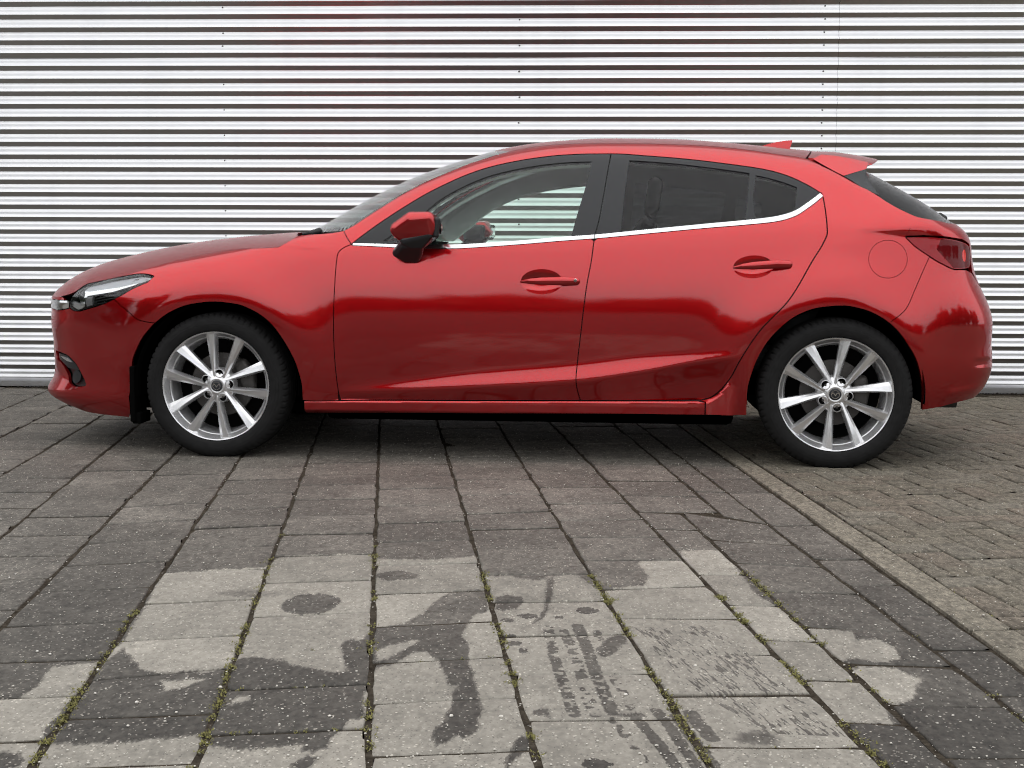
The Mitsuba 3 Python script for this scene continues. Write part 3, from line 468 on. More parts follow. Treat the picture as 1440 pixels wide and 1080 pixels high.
RG = [(1.46, 0, 1.335), (1.535, 0, 1.300), (1.60, 0, 1.266), (1.68, 0, 1.222), (1.757, 0, 1.178), (1.84, 0, 1.122), (1.915, 0, 1.062), (1.945, 0, 1.046)]
cput(K('tailgate__rear_window'), patch(S(qe[:, 0], qe[:, 1])-SN(qe[:, 0], qe[:, 1])*.003, RG, 60, 61, 2.8), 'rear_glass')
def hcowl():
    E_ = S(cowl[:, 0], cowl[:, 1])-[0, -.01, .008]; E2 = np.array([(-1.085, 0, .985), (-1.10, 0, .99)])
    return patch(np.vstack([S(-.99, .975)[None]-[0, -.02, .01], S(-.80, .99)[None]-[0, -.03, .01]]), [(-1.14, 0, .975), (-1.06, 0, .985)], 12, 31, 2.2)
cput(K('cowl'), hcowl(), 'black_plastic')
# wipers lying at the foot of the screen
wp = tube(smoothcurve([(-1.02, -.56, .985), (-1.00, -.45, 1.006), (-1.02, -.25, 1.018), (-1.06, .0, 1.022)]), .008); carput(K('wiper'), wp, 'black_plastic', smooth=True)
carput(K('wiper__arm_cap'), balls([(-.975, -.60, .996, .012), (-.945, -.585, 1.006, .013), (-1.03, -.54, .990, .008)]), 'black_plastic', smooth=True)
wp2 = tube(smoothcurve([(-1.06, .0, 1.008), (-1.04, .2, 1.024), (-1.02, .45, 1.018)]), .008); carput(K('wiper'), wp2, 'black_plastic', smooth=True)
# roof spoiler with its black side trims, aerial fin
def spoiler():
    ys = np.linspace(-.56, .56, 41); out = []
    for y in ys:
        k = 1-abs(y/.56)**2.3; zt0, zt1 = 1.330+.060*k, 1.296+.056*k; x0 = 1.245+.06*k; x1 = 1.505+.105*k-.03*(abs(y/.56) > .93)
        out.append([(x0, y, zt0), (x0+(x1-x0)*.35, y, zt0-.003), (x0+(x1-x0)*.7, y, (zt0*.35+zt1*.65)+.006), (x1, y, zt1), (x1+.004, y, zt1-.005), (x1-.05, y, zt1-.022), (1.36+.02*k, y, 1.262+.05*k), (1.30, y, 1.262+.06*k)])
    V = np.array(out); n, m = V.shape[:2]; f = []
    for i in range(n-1):
        for j in range(m):
            k = (j+1) % m; f += [[i*m+j, (i+1)*m+j, (i+1)*m+k], [i*m+j, (i+1)*m+k, i*m+k]]
    for e in (0, n-1):
        for j in range(1, m-1): f.append([e*m, e*m+j, e*m+j+1])
    t = trimesh.Trimesh(V.reshape(-1, 3), f, process=False); trimesh.repair.fix_normals(t); return t
def spside(s_):
    o = np.array([(1.262, -.598, 1.324), (1.300, -.590, 1.343), (1.37, -.588, 1.336), (1.43, -.582, 1.326), (1.505, -.568, 1.310), (1.507, -.568, 1.300), (1.487, -.628, 1.278), (1.43, -.655, 1.262), (1.384, -.684, 1.2462), (1.352, -.668, 1.264), (1.300, -.640, 1.296), (1.36, -.50, 1.26), (1.50, -.50, 1.285), (1.28, -.50, 1.31)])
    m = hull(o); return m if s_ < 0 else flipy(m)
carput(K('spoiler'), cat([spoiler(), spside(-1), spside(1)]), 'paint', smooth=28)
def plate(pts, y0, y1):
    g = Polygon(pts); m = trimesh.creation.extrude_polygon(g, abs(y1-y0), engine='earcut'); v = m.vertices
    return trimesh.Trimesh(np.stack([v[:, 0], min(y0, y1)+v[:, 2], v[:, 1]], 1), m.faces[:, ::-1], process=False)
ST = [(1.362, 1.256), (1.495, 1.289), (1.490, 1.264), (1.515, 1.205), (1.548, 1.150), (1.46, 1.198)]
TP = np.array([(1.386, -.684, 1.2445), (1.487, -.634, 1.2765), (1.487, -.636, 1.256), (1.496, -.648, 1.232), (1.507, -.664, 1.208), (1.53, -.742, 1.158), (1.49, -.732, 1.179), (1.45, -.720, 1.1985), (1.42, -.704, 1.222)])
def trimmesh(s_):
    n = len(TP); c = TP.mean(0)+[0, -.004, 0]; V = np.vstack([TP, TP+[0.0, .035, -.004], c[None]]); f = []
    for i in range(n):
        j = (i+1) % n; f += [[2*n, i, j], [i, n+i, n+j], [i, n+j, j]]
    m = trimesh.Trimesh(V, f, process=False); trimesh.repair.fix_normals(m); return m if s_ < 0 else flipy(m)
for s_ in (-1, 1): carput(K('spoiler__side_trim'), trimmesh(s_), 'black_satin', smooth=30)
fin = Polygon(smoothcurve([(1.07, 1.395), (1.12, 1.412), (1.17, 1.425), (1.245, 1.434)]).tolist()+[(1.243, 1.42), (1.226, 1.37), (1.07, 1.37)])
fm = trimesh.creation.extrude_polygon(fin, .03, engine='earcut'); fv = fm.vertices
fv = np.stack([fv[:, 0]-.012, (fv[:, 2]-.015)*np.clip(1.35-(fv[:, 1]-1.37)*14, .25, 1.3), fv[:, 1]+.016], 1)
carput(K('aerial_fin'), trimesh.Trimesh(fv, fm.faces[:, ::-1], process=False), 'paint', smooth=30)
# rear wiper pivot, exhaust
carput(K('tailgate__rear_wiper'), balls([(1.93, -.02, 1.062, .016), (1.955, -.02, 1.078, .014), (1.935, -.02, 1.095, .010)]), 'black_plastic', smooth=True)
carput(K('exhaust_tip'), lathe([(.030, 0), (.036, 0), (.036, .14), (.028, .14)], 24).apply_transform(trimesh.transformations.rotation_matrix(math.pi/2, [0, 0, 1])).apply_translation([1.93, -.50, .262]), 'steel')
# door handles in their bowls
def bowl(c, a, b, rot):
    rs = np.linspace(0, 1, 12); pts = []; 
    for r in rs:
        e = ell(c, a*max(r, 1e-3), b*max(r, 1e-3), rot, 40); N = SN(e[:, 0], e[:, 1]); d = .030*(1-r**2.6)
        pts.append(S(e[:, 0], e[:, 1])-N*d)
    V = np.array(pts); n, m = V.shape[:2]; i = np.arange(n-1)[:, None]*m+np.arange(m)[None]; j = np.arange(n-1)[:, None]*m+(np.arange(m)+1)[None] % m
    f = np.stack([i, i+m, j+m, j], -1).reshape(-1, 4); return trimesh.Trimesh(V.reshape(-1, 3), np.vstack([f[:, :3], f[:, [0, 2, 3]]]), process=False)
def handle(c, rot, a0, a1):
    out = []; d = np.array([math.cos(rot), math.sin(rot)])
    for t, r, o in ((-a0, .005, .006), (-a0*.55, .012, .024), (0, .016, .030), (a1*.62, .0185, .026), (a1*.92, .017, .010)):
        p = np.array(c)+d*t; q = S(p[0], p[1])+SN(p[0], p[1])*o; out.append((*q, r))
    ms = [manifold3d.Manifold.batch_hull([manifold3d.Manifold.sphere(r, 20).scale((1, .62, 1)).translate((x, y, z)) for x, y, z, r in pr]) for pr in zip(out[:-1], out[1:])]
    m = manifold3d.Manifold.batch_boolean(ms, manifold3d.OpType.Add).to_mesh(); return trimesh.Trimesh(m.vert_properties[:, :3], m.tri_verts)
for door, c, a, b, rot, a0, a1 in (('front_door', h1c, .090, .054, .012, .088, .160), ('rear_door', h2c, .084, .048, .058, .080, .158)):
    for s_ in (-1, 1):
        dk = K(door+('' if s_ < 0 else '_001')); fl = (lambda m: m) if s_ < 0 else flipy
        carput(dk+'__handle_bowl', fl(bowl(c, a, b, rot)), 'paint', smooth=True)
        carput(dk+'__handle', fl(handle(c, rot, a0, a1)), 'paint', smooth=40)
        if door == 'front_door' and s_ < 0:
            q = S(.243, .792)+SN(.243, .792)*.026
            ky = lathe([(.0001, -.004), (.006, -.004), (.0075, -.002), (.0075, .003)], 20); ky.apply_translation(q); carput(dk+'__lock', ky, 'chrome', smooth=30)
# door mirrors
def mirror():
    cap = balls([(-.560, -1.01, 1.012, .034), (-.548, -.93, 1.012, .028), (-.500, -1.025, 1.050, .036), (-.49, -.92, 1.046, .030), (-.430, -1.035, 1.056, .030), (-.43, -.92, 1.052, .026), (-.405, -1.03, 1.02, .022), (-.405, -.92, 1.02, .022), (-.550, -1.01, .990, .024), (-.42, -1.03, 1.000, .020), (-.42, -.92, 1.000, .020), (-.54, -.93, .990, .024)], 36)
    return cap
capm = mirror(); capm.apply_translation([.058, 0, -.004])
low = balls([(-.475, -1.006, .962, .022), (-.365, -1.030, .985, .018), (-.36, -.92, .985, .018), (-.465, -.93, .962, .022), (-.45, -.985, .945, .022), (-.41, -.985, .947, .022)], 24)
backm = balls([(-.330, -1.042, 1.046, .013), (-.372, -.895, 1.044, .013), (-.335, -1.04, .985, .011), (-.375, -.895, .985, .011), (-.40, -.90, 1.02, .03), (-.455, -.893, 1.035, .026), (-.46, -.893, .985, .02)], 18)
arm = balls([(-.480, -.985, .945, .022), (-.415, -.985, .948, .020), (-.520, -.93, .910, .022), (-.435, -.92, .912, .024), (-.495, -.89, .888, .020), (-.45, -.88, .884, .018), (-.51, -.875, .908, .014)], 24)
sail = None
for s_ in (-1, 1):
    fl = (lambda m: m) if s_ < 0 else flipy; mk = K('door_mirror'+('' if s_ < 0 else '_001'))
    carput(mk, fl(capm), 'paint', smooth=50)
    carput(mk+'__lower_shell', fl(low), 'black_gloss', smooth=50)
    carput(mk+'__rim', fl(backm), 'black_plastic', smooth=50)
    carput(mk+'__foot', fl(arm), 'black_gloss', smooth=50)
    g = hull([(-.3165, -1.038, 1.045), (-.357, -.900, 1.043), (-.357, -.900, .989), (-.3165, -1.033, .988), (-.35, -.97, 1.016)])
    carput(mk+'__glass', fl(g), 'mirror_glass', smooth=False)
# mud flap in front of the wheel, arch liners, floor and an added light-blocking slab
def liner(xc, arc):
    a = np.linspace(-.10, math.pi+.14, 40); r = .372; V = []
    for y in (-.872, -.52): V.append(np.stack([xc+r*np.cos(a), y+0*a, .316+r*np.sin(a)], 1))
    V.append(np.stack([xc+.05*np.cos(a), -.52+0*a, .316+.05*np.sin(a)], 1)); V = np.array(V); n = len(a)
    i = np.arange(n-1); f = []
    for k in range(2): f += [np.stack([k*n+i, k*n+i+1, (k+1)*n+i+1], 1), np.stack([k*n+i, (k+1)*n+i+1, (k+1)*n+i], 1)]
    return trimesh.Trimesh(V.reshape(-1, 3), np.vstack(f), process=False)
for xc in (-1.35, 1.35):
    for s_ in (-1, 1): carput(K('arch_liner'), liner(xc, None) if s_ < 0 else flipy(liner(xc, None)), 'void_black', smooth=30)
for s_ in (-1, 1):
    m = cat([rbox((-1.735, -.80, .275), (.024, .15, .25), .006), rbox((-1.722, -.80, .165), (.04, .13, .05), .006)]); carput(K('air_deflector'), m if s_ < 0 else flipy(m), 'void_black', smooth=30)
fl_ = cat([rbox((0, 0, .175), (1.90, .96, .10), .03), rbox((0, 0, .235), (1.90, 1.66, .04), .01), rbox((-1.95, 0, .20), (.42, 1.2, .04), .01), rbox((1.78, 0, .31), (.26, 1.0, .06), .01), rbox((-1.35, 0, .3), (.8, 1.0, .2), .02), rbox((1.35, 0, .34), (.8, 1.0, .14), .02)])  # first box is an added slab, set low to darken the ground beneath
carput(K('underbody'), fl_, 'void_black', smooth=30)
# cabin
def seat(x, y, w=.50):
    a = manifold3d.Manifold
    back = balls([(x+.30, y-w/2+.06, .52, .06), (x+.30, y+w/2-.06, .52, .06), (x+.52, y-w/2+.07, 1.02, .05), (x+.52, y+w/2-.07, 1.02, .05), (x+.45, y-w/2+.06, .8, .065), (x+.45, y+w/2-.06, .8, .065)], 14)
    base = balls([(x-.20, y-w/2+.06, .48, .06), (x-.20, y+w/2-.06, .48, .06), (x+.28, y-w/2+.06, .44, .06), (x+.28, y+w/2-.06, .44, .06)], 14)
    head = balls([(x+.545, y-.10, 1.12, .035), (x+.545, y+.10, 1.12, .035), (x+.56, y-.09, 1.22, .035), (x+.56, y+.09, 1.22, .035)], 14)
    return back, base, head
for x, y, w in ((.02, -.36, .5), (.02, .36, .5), (.86, -.36, .6), (.86, .36, .6)):
    k_ = uniq(K('seat')); b_, s_, h_ = seat(x, y, w)
    carput(k_, cat([b_, s_]), 'seat_cloth', smooth=40); carput(k_+'__headrest', h_, 'seat_cloth', smooth=40)
dash = balls([(-.95, -.66, .90, .05), (-.95, .66, .90, .05), (-.62, -.68, .86, .05), (-.62, .68, .86, .05), (-.60, -.68, .62, .05), (-.60, .68, .62, .05), (-1.1, -.5, .90, .03), (-1.1, .5, .90, .03)], 14)
carput(K('dashboard'), dash, 'trim_dark', smooth=40)
an = np.linspace(0, 2*np.pi, 41)
sw = tube(np.stack([-.43-.065*np.sin(an), -.36+.18*np.cos(an), .845+.17*np.sin(an)], 1), .014); carput(K('steering_wheel'), sw, 'trim_dark', smooth=True)
carput(K('steering_wheel__boss'), balls([(-.46, -.36, .84, .05), (-.60, -.36, .80, .04)], 14), 'trim_dark', smooth=True)
carput(K('interior_mirror'), balls([(-.36, -.10, 1.265, .016), (-.36, .10, 1.265, .016), (-.355, -.10, 1.225, .014), (-.355, .10, 1.225, .014)], 12), 'trim_dark', smooth=True)
# inner trim: pillars, roof lining and door cards on both sides (with the windows left open)
inner = P([*ring_rail, (1.24, 1.327), (1.38, 1.26), (1.52, 1.16), (1.50, .6), (-.75, .6), (-.76, .95)]).buffer(-.003)
holes = unary_union([gf.buffer(-.012), gr.buffer(-.012), gq.buffer(-.012)])
holes_near = unary_union([gf.buffer(.008), gr.buffer(.008), gq.buffer(.008)])
panel(K('pillar_lining'), inner.intersection(box(-2, .985, 2, 2)).difference(holes_near), 'trim_grey', both=False, off=-.030, skirt=.02, ds=.04, dz=.02)
v_, f_, n_ = panelmesh(inner.intersection(box(-2, .985, 2, 2)).difference(unary_union([gf.buffer(-.025), gr.buffer(-.02), gq.buffer(-.02)])), off=-.030, skirt=.02, ds=.04, dz=.02, side=1)
n2_ = n_.copy(); n2_[:, :2] = n_[:, :1]*CA+n_[:, 1:2]*CN; put(K('pillar_lining'), car2w(v_), f_, 'trim_grey', normals=n2_)
panel(K('pillar_lining__shell'), quarter.intersection(box(-2, .99, 1.7, 2)).buffer(-.004), 'trim_grey', off=-.006, skirt=0, ds=.04, dz=.02)
panel(K('door_lining'), inner.intersection(box(-2, .76, 2, .985)).difference(holes), 'trim_dark', off=-.055, skirt=0, ds=.05, dz=.03)
cput(K('roof_lining'), patch(S(rr[:, 0], rr[:, 1])-[0, -.05, .03], [(x, y, z-.045) for x, y, z in RC_], 30, 25, 2.3), 'trim_grey')

# ---- wheels ----
def tyre():
    p = [(.2300, -.080), (.2405, -.0880), (.2438, -.0960), (.2450, -.1020), (.2480, -.1065), (.254, -.1102), (.264, -.1128), (.275, -.1138), (.276, -.1130), (.277, -.1138), (.288, -.1125), (.2885, -.1105), (.296, -.1085), (.303, -.1045), (.310, -.0985), (.316, -.0915), (.320, -.084), (.3225, -.076)]
    p += [(.3235, -.07), (.3242, -.062), (.3245, -.0565), (.3175, -.0555), (.3175, -.0485), (.3248, -.0475), (.325, -.033), (.3252, -.0225), (.318, -.0215), (.318, -.0145), (.3252, -.0135), (.3254, 0)]
    p += [(r, -y) for r, y in p[-2::-1]]
    n = 560
    def tread(R, Y, a):
        ph = (a/(2*np.pi)*70+np.abs(Y)*6) % 1; sl = (np.abs(Y) > .057) & (np.abs(Y) < .1) & (ph < .22)
        depth = np.clip((R-.300)/.02, 0, 1)*.0055
        return R-np.where(sl, depth, 0)
    m = lathe(p, n, tread); v = m.vertices.copy(); flat = -.3165; lowz = v[:, 2] < flat
    sq = np.clip((flat+.02-v[:, 2])/.03, 0, 1); v[:, 1] *= 1+.03*sq; v[lowz, 2] = flat
    return trimesh.Trimesh(v, m.faces, process=False)
TY = tyre()
def rim():
    lip = lathe([(.2350, -.0935), (.2372, -.0985), (.2392, -.1010), (.2418, -.1012), (.2436, -.0990), (.2440, -.0930)], 128)
    barrel = lathe([(.2372, -.0975), (.2350, -.0925), (.2290, -.0800), (.2215, -.0640), (.2195, -.0610), (.2160, -.0600), (.2120, -.045), (.2060, -.02), (.2040, .03), (.2150, .07), (.2300, .09)], 128)
    return lip, barrel
LIP, BAR = rim()
def spoke(a0, a1):
    # from the hub outwards; the crest wanders from the middle at the hub to one edge at the rim
    st = np.linspace(0, 1, 9); out = []; sg = np.sign(((a1-a0+math.pi) % (2*math.pi))-math.pi)
    p0 = np.array([.040*math.cos(a0), .040*math.sin(a0)]); p1 = np.array([.2355*math.cos(a1), .2355*math.sin(a1)])
    for t in st:
        c = p0+(p1-p0)*t; d = (p1-p0)/np.linalg.norm(p1-p0); nn = np.array([-d[1], d[0]])*sg
        w = .0100+.0130*t**1.25; top = -.0790-.0075*math.sin(math.pi*min(1, t*1.0))*.6-.0135*t**1.5; dep = .032-.010*t
        cr_ = (.15+.62*t)*w
        sec = [(-w*1.12, top+.013+dep), (-w*1.08, top+.014), (-w*.55+cr_*.2, top+.0045), (cr_, top), (w*.98, top+.012), (w*1.1, top+.013+dep)]
        out.append([(c[0]+nn[0]*q, y, c[1]+nn[1]*q) for q, y in sec])
    V = np.array(out); n, m = V.shape[:2]; f = []
    for i in range(n-1):
        for j in range(m):
            k = (j+1) % m; f += [[i*m+j, i*m+k, (i+1)*m+k], [i*m+j, (i+1)*m+k, (i+1)*m+j]]
    for e in (0, n-1):
        for j in range(1, m-1): f.append([e*m, e*m+j, e*m+j+1])
    t = trimesh.Trimesh(V.reshape(-1, 3), f, process=False); trimesh.repair.fix_normals(t); return t
HUB = lathe([(.0001, -.0815), (.0265, -.0815), (.029, -.0835), (.034, -.0835), (.040, -.079), (.052, -.0735), (.070, -.068), (.078, -.058), (.080, -.03), (.05, .0)], 60)
BOSS = lathe([(.0160, -.052), (.0168, -.0795), (.0182, -.0822), (.0198, -.0818), (.0220, -.074), (.0220, -.050)], 32)
WELL = lathe([(.0001, -.068), (.0166, -.068)], 20)
NUT = cat([trimesh.creation.cylinder(.0118, .03, sections=6).apply_transform(trimesh.transformations.rotation_matrix(math.pi/2, [1, 0, 0])).apply_translation([0, -.056, 0]), lathe([(.0001, -.0775), (.004, -.0775), (.0055, -.0745), (.0055, -.06)], 16)])
CAP = lathe([(.0001, -.0868), (.018, -.0866), (.0235, -.0855), (.0258, -.0825), (.0258, -.078)], 40)
DISC = cat([lathe([(.075, .00), (.142, .00), (.142, .022), (.075, .022)], 64), lathe([(.0001, -.03), (.072, -.03), (.076, -.025), (.076, .01)], 40)])
INNER = lathe([(.0001, .03), (.2035, .03)], 48)
CAL = balls([(.135, .0, .0, .022), (.125, .0, .055, .022), (.125, .0, -.055, .022), (.135, .05, .0, .02), (.10, .0, .05, .02), (.10, .0, -.05, .02)], 14)
EMB = unary_union([Point(0, 0).buffer(.0178, 32).difference(Point(0, 0).buffer(.0158, 32)), LineString(smoothcurve([(-.0165, .0015), (-.010, .0062), (-.0045, .0020), (0, -.0050), (.0045, .0020), (.010, .0062), (.0165, .0015)], 40)).buffer(.0019)])
em = trimesh.creation.extrude_polygon(EMB, .0014, engine='earcut'); ev = em.vertices; EMBM = trimesh.Trimesh(np.stack([ev[:, 0], -.0871-ev[:, 2]*1.0+.0004, ev[:, 1]], 1), em.faces[:, ::-1], process=False); trimesh.repair.fix_normals(EMBM)
def wheel(key, x, side, lug0, lab=None):
    c = np.array([x, -.7775, .3165]); k = uniq(K(key)); rot = trimesh.transformations.rotation_matrix
    if lab: labels[k] = {'label': lab}
    fl = (lambda m: m) if side < 0 else flipy
    def w(name, m, b, ang=0., sm=35):
        m = m.copy(); m.apply_transform(rot(-ang, [0, 1, 0])); m.apply_translation(c); carput(k+'__'+name, fl(m), b, smooth=sm)
    # photo angles are counter-clockwise from +x seen from the kerb side, which is the turn used here
    w('tyre', TY, 'rubber', sm=40); w('rim', LIP, 'alloy', sm=50); w('barrel', BAR, 'alloy', sm=True)
    w('hub', HUB, 'alloy', sm=40)
    for i in range(5):
        L = math.radians(lug0+72*i)
        for s_ in (-1, 1):
            w('spoke', spoke(L+s_*math.radians(29), L+s_*math.radians(16.2)), 'alloy', sm=24)
        b = BOSS.copy(); b.apply_translation([.057*math.cos(L), 0, .057*math.sin(L)]); w('lug_seat', b, 'alloy', sm=40)
        b = NUT.copy(); b.apply_translation([.057*math.cos(L), 0, .057*math.sin(L)]); w('lug_nut', b, 'nut', sm=30)
        b = WELL.copy(); b.apply_translation([.057*math.cos(L), -.004, .057*math.sin(L)]); w('lug_well', b, 'void_black', sm=30)
    w('centre_cap', CAP, 'black_gloss', sm=40); w('emblem', EMBM, 'chrome', sm=20)
    w('brake_disc', DISC, 'steel', sm=30); w('backplate', INNER, 'void_black'); w('brake_caliper', CAL, 'steel', math.radians(20 if x < 0 else 0), sm=40)
wheel('wheel', -1.35, -1, 7); wheel('wheel', 1.35, -1, -8); wheel('wheel', -1.35, 1, 30); wheel('wheel', 1.35, 1, 50)

# ---- paving materials: dry concrete, damp film and wet stains, all fixed in the ground plane ----
def crossings(px, py, polys):
    inside = mi.Bool(False)
    for q in polys:
        for (x0, y0), (x1, y1) in zip(q, q[1:]+q[:1]):
            if y0 == y1: continue
            inside = inside ^ (((y0 > py) != (y1 > py)) & (px < (x1-x0)/(y1-y0)*(py-y0)+x0))
    return inside
def segd(px, py, pts):
    d = mi.Float(9.)
    for (x0, y0), (x1, y1) in zip(pts[:-1], pts[1:]):
        dx, dy = x1-x0, y1-y0; t = dr.clip(((px-x0)*dx+(py-y0)*dy)/(dx*dx+dy*dy), 0, 1)
        d = dr.minimum(d, dr.sqrt(dr.square(px-x0-t*dx)+dr.square(py-y0-t*dy)))
    return d
def wetness(p):
    x, y = mi.Float(p.x), mi.Float(p.y)
    wx = x+.012*(fbm(x*60, y*22, 3., 3)-.5)+.006*(noise(x*300, y*120)-.5)
    wy = y+.030*(fbm(x*60+9, y*22, 7., 3)-.5)+.012*(noise(x*300, y*120+50)-.5)
    near = (y < 4.3) & (dr.abs(x) < 2.)
    dry = crossings(wx, wy, POLY) & (y > 2.2)
    wet = dr.select(dry, 0., 1.)
    for a, b in ((.003, .005), (-.0035, .003), (.001, -.007)):           # a soft damp edge: the mean of shifted outlines
        wet = wet+dr.select(crossings(wx+a, wy+b, POLY), 0., 1.)
    wet = wet*.25*dr.select(y > 2.2, 1., 0.)+dr.select(y > 2.2, 0., 1.)
    for cx, cy, a, b in ELL[:-2]:
        e = dr.square((wx-cx)/a)+dr.square((wy-cy)/b); wet = dr.maximum(wet, smoothstep(1.15, .9, e))
    for (cx, cy, a, b), k in zip(ELL[-2:], (.85, .6)):
        e = dr.square((wx-cx)/a)+dr.square((wy-cy)/b); wet = dr.maximum(wet, k*smoothstep(1.5, .3, e))
    ang = noise(x*40, y*120)
    for pts, w, gap in TRK:
        d = segd(x+.006*(ang-.5), y, pts); br = noise(x*90+pts[0][0]*50, y*85)*.6+noise(x*35, y*30+5)*.4
        wet = dr.maximum(wet, .9*smoothstep(w*1.05, w*.8, d)*smoothstep(gap*.9-.06, gap*.9+.06, br))
    st = dr.select(crossings(x, y, [STREAK]), 1., 0.)
    u, v = x*.966+y*.26, y*.966-x*.26                       # along the tyre track
    s1 = noise(u*300, v*44, 1.)*.6+noise(u*150, v*30, 4.)*.4
    core = smoothstep(.42, .62, fbm(x*9+3, y*6, 2., 2))
    wet = dr.maximum(wet, st*.82*smoothstep(.585, .68, s1+.16*core-.07))
    return wet, dry
def concrete(p, tone, warm=(1., .925, .79)):
    x, y = mi.Float(p.x), mi.Float(p.y)
    wet, dry = wetness(p)
    big = fbm(x*2.2, y*1.6, 5., 3); mid = fbm(x*14, y*11, 9., 3); fine = noise(x*420, y*420); fine2 = noise(x*190, y*170, 3.)
    damp = smoothstep(2.2, 4.6, y+.5*(big-.5))
    # the damp film gets lighter where it is drying in patches
    patch = smoothstep(.50, .68, fbm(x*3.1+7, y*4.2, 1., 3))
    wetv = .072*(.85+.30*mid)*(1+.26*patch)*(.76+.60*damp)
    dryv = .236*(.82+.36*mid)
    base = mi.Float(dryv)*(1-wet)+wetv*wet
    g1 = noise(x*125, y*85, 11.); g2 = noise(x*62, y*44, 12.); g3 = noise(x*240, y*170, 13.)
    gr = .40+.52*g1+.36*g2+.42*g3*fine+.12*fine2
    base *= (gr*wet+(.45+.55*gr)*(1-wet))*tone
    d1, d2, r = voronoi(x*95, y*80); speck = smoothstep(.30, .14, d1)*smoothstep(.66, .95, r)
    d3, d4, r2 = voronoi(x*120+3, y*95); pit = smoothstep(.30, .12, d3)*smoothstep(.70, .9, r2)
    base = base*(1-.45*pit*(1-.4*wet))
    base = base+speck*(.05+.26*noise(x*50, y*50, 8.))
    tint = mix(warm, (1., .912, .785), wet)
    return tint*base
def roughw(p):
    wet, dry = wetness(p)
    return mi.Float(.85-.22*wet)
TONES = (.86, .96, 1.04, 1.13)
for i, t in enumerate(TONES):
    scene[f'slab_concrete_{i}'] = {'type': 'principled', 'base_color': proc(lambda p, n, uv, t=t: concrete(p, t)), 'roughness': .72, 'specular': .3}
def soil(p, n, uv):
    a = fbm(p.x*45, p.y*45, 1., 3); d1, d2, r = voronoi(p.x*160, p.y*160)
    return mix((.022, .018, .014), (.075, .063, .049), a)*(.7+.6*r)
scene['joint_soil'] = {'type': 'diffuse', 'reflectance': proc(soil)}
def brickcol(p, tone, warm):
    x, y = mi.Float(p.x), mi.Float(p.y)
    mid = fbm(x*16, y*16, 2., 3); fine = noise(x*380, y*380); d1, d2, r = voronoi(x*120, y*105)
    speck = smoothstep(.32, .14, d1)*smoothstep(.55, .85, r); big = fbm(x*1.3, y*1.3, 6., 3)
    g1 = noise(x*125, y*80, 11.); g3 = noise(x*60, y*42, 13.)
    c = mi.Color3f(*warm)*(.80+.3*mid)*(.42+.62*g1+.40*g3)*(.82+.36*fine)*(tone*(.88+.24*big))
    return c+mi.Color3f(.13, .115, .09)*speck
BT = ((.93, (.131, .117, .092)), (1., (.131, .116, .090)), (1.06, (.133, .120, .096)), (.97, (.136, .116, .091)))
for i, (t, wm) in enumerate(BT):
    scene[f'paver_concrete_{i}'] = {'type': 'principled', 'base_color': proc(lambda p, n, uv, t=t, wm=wm: brickcol(p, t, wm)), 'roughness': .8, 'specular': .25}
scene['kerb_concrete'] = {'type': 'principled', 'base_color': proc(lambda p, n, uv: brickcol(p, 1.15, (.150, .134, .106))), 'roughness': .8, 'specular': .25}
scene['grit_stone'] = prin((.55, .52, .46), .7)
scene['pebble_stone'] = prin(proc(lambda p, n, uv: mix((.55, .50, .42), (.75, .73, .68), noise(p.x*300, p.y*300))), .6)
scene['moss_green'] = prin(proc(lambda p, n, uv: mix((.075, .068, .022), (.24, .225, .06), noise(p.x*130, p.y*130, p.z*200))), .8)
def sheet(p, n, uv):
    a = fbm(p.x*.8, p.z*5, p.y, 3); s = fbm(p.x*9, p.z*1.2, 3., 3); low = smoothstep(.35, .0, p.z)*fbm(p.x*3, p.z*9, 1., 3)
    return mi.Color3f(.69, .692, .70)*(.96+.06*a)*(1-.04*smoothstep(.55, .8, s))*(1-.35*low)
scene['sheet_metal'] = prin(proc(sheet), .27, metallic=.96, specular=.5)
scene['screw_metal'] = prin((.07, .07, .07), .6)
scene['dirt_dark'] = {'type': 'diffuse', 'reflectance': proc(lambda p, n, uv: mix((.015, .013, .011), (.05, .044, .036), fbm(p.x*20, p.y*20, 1., 3)))}

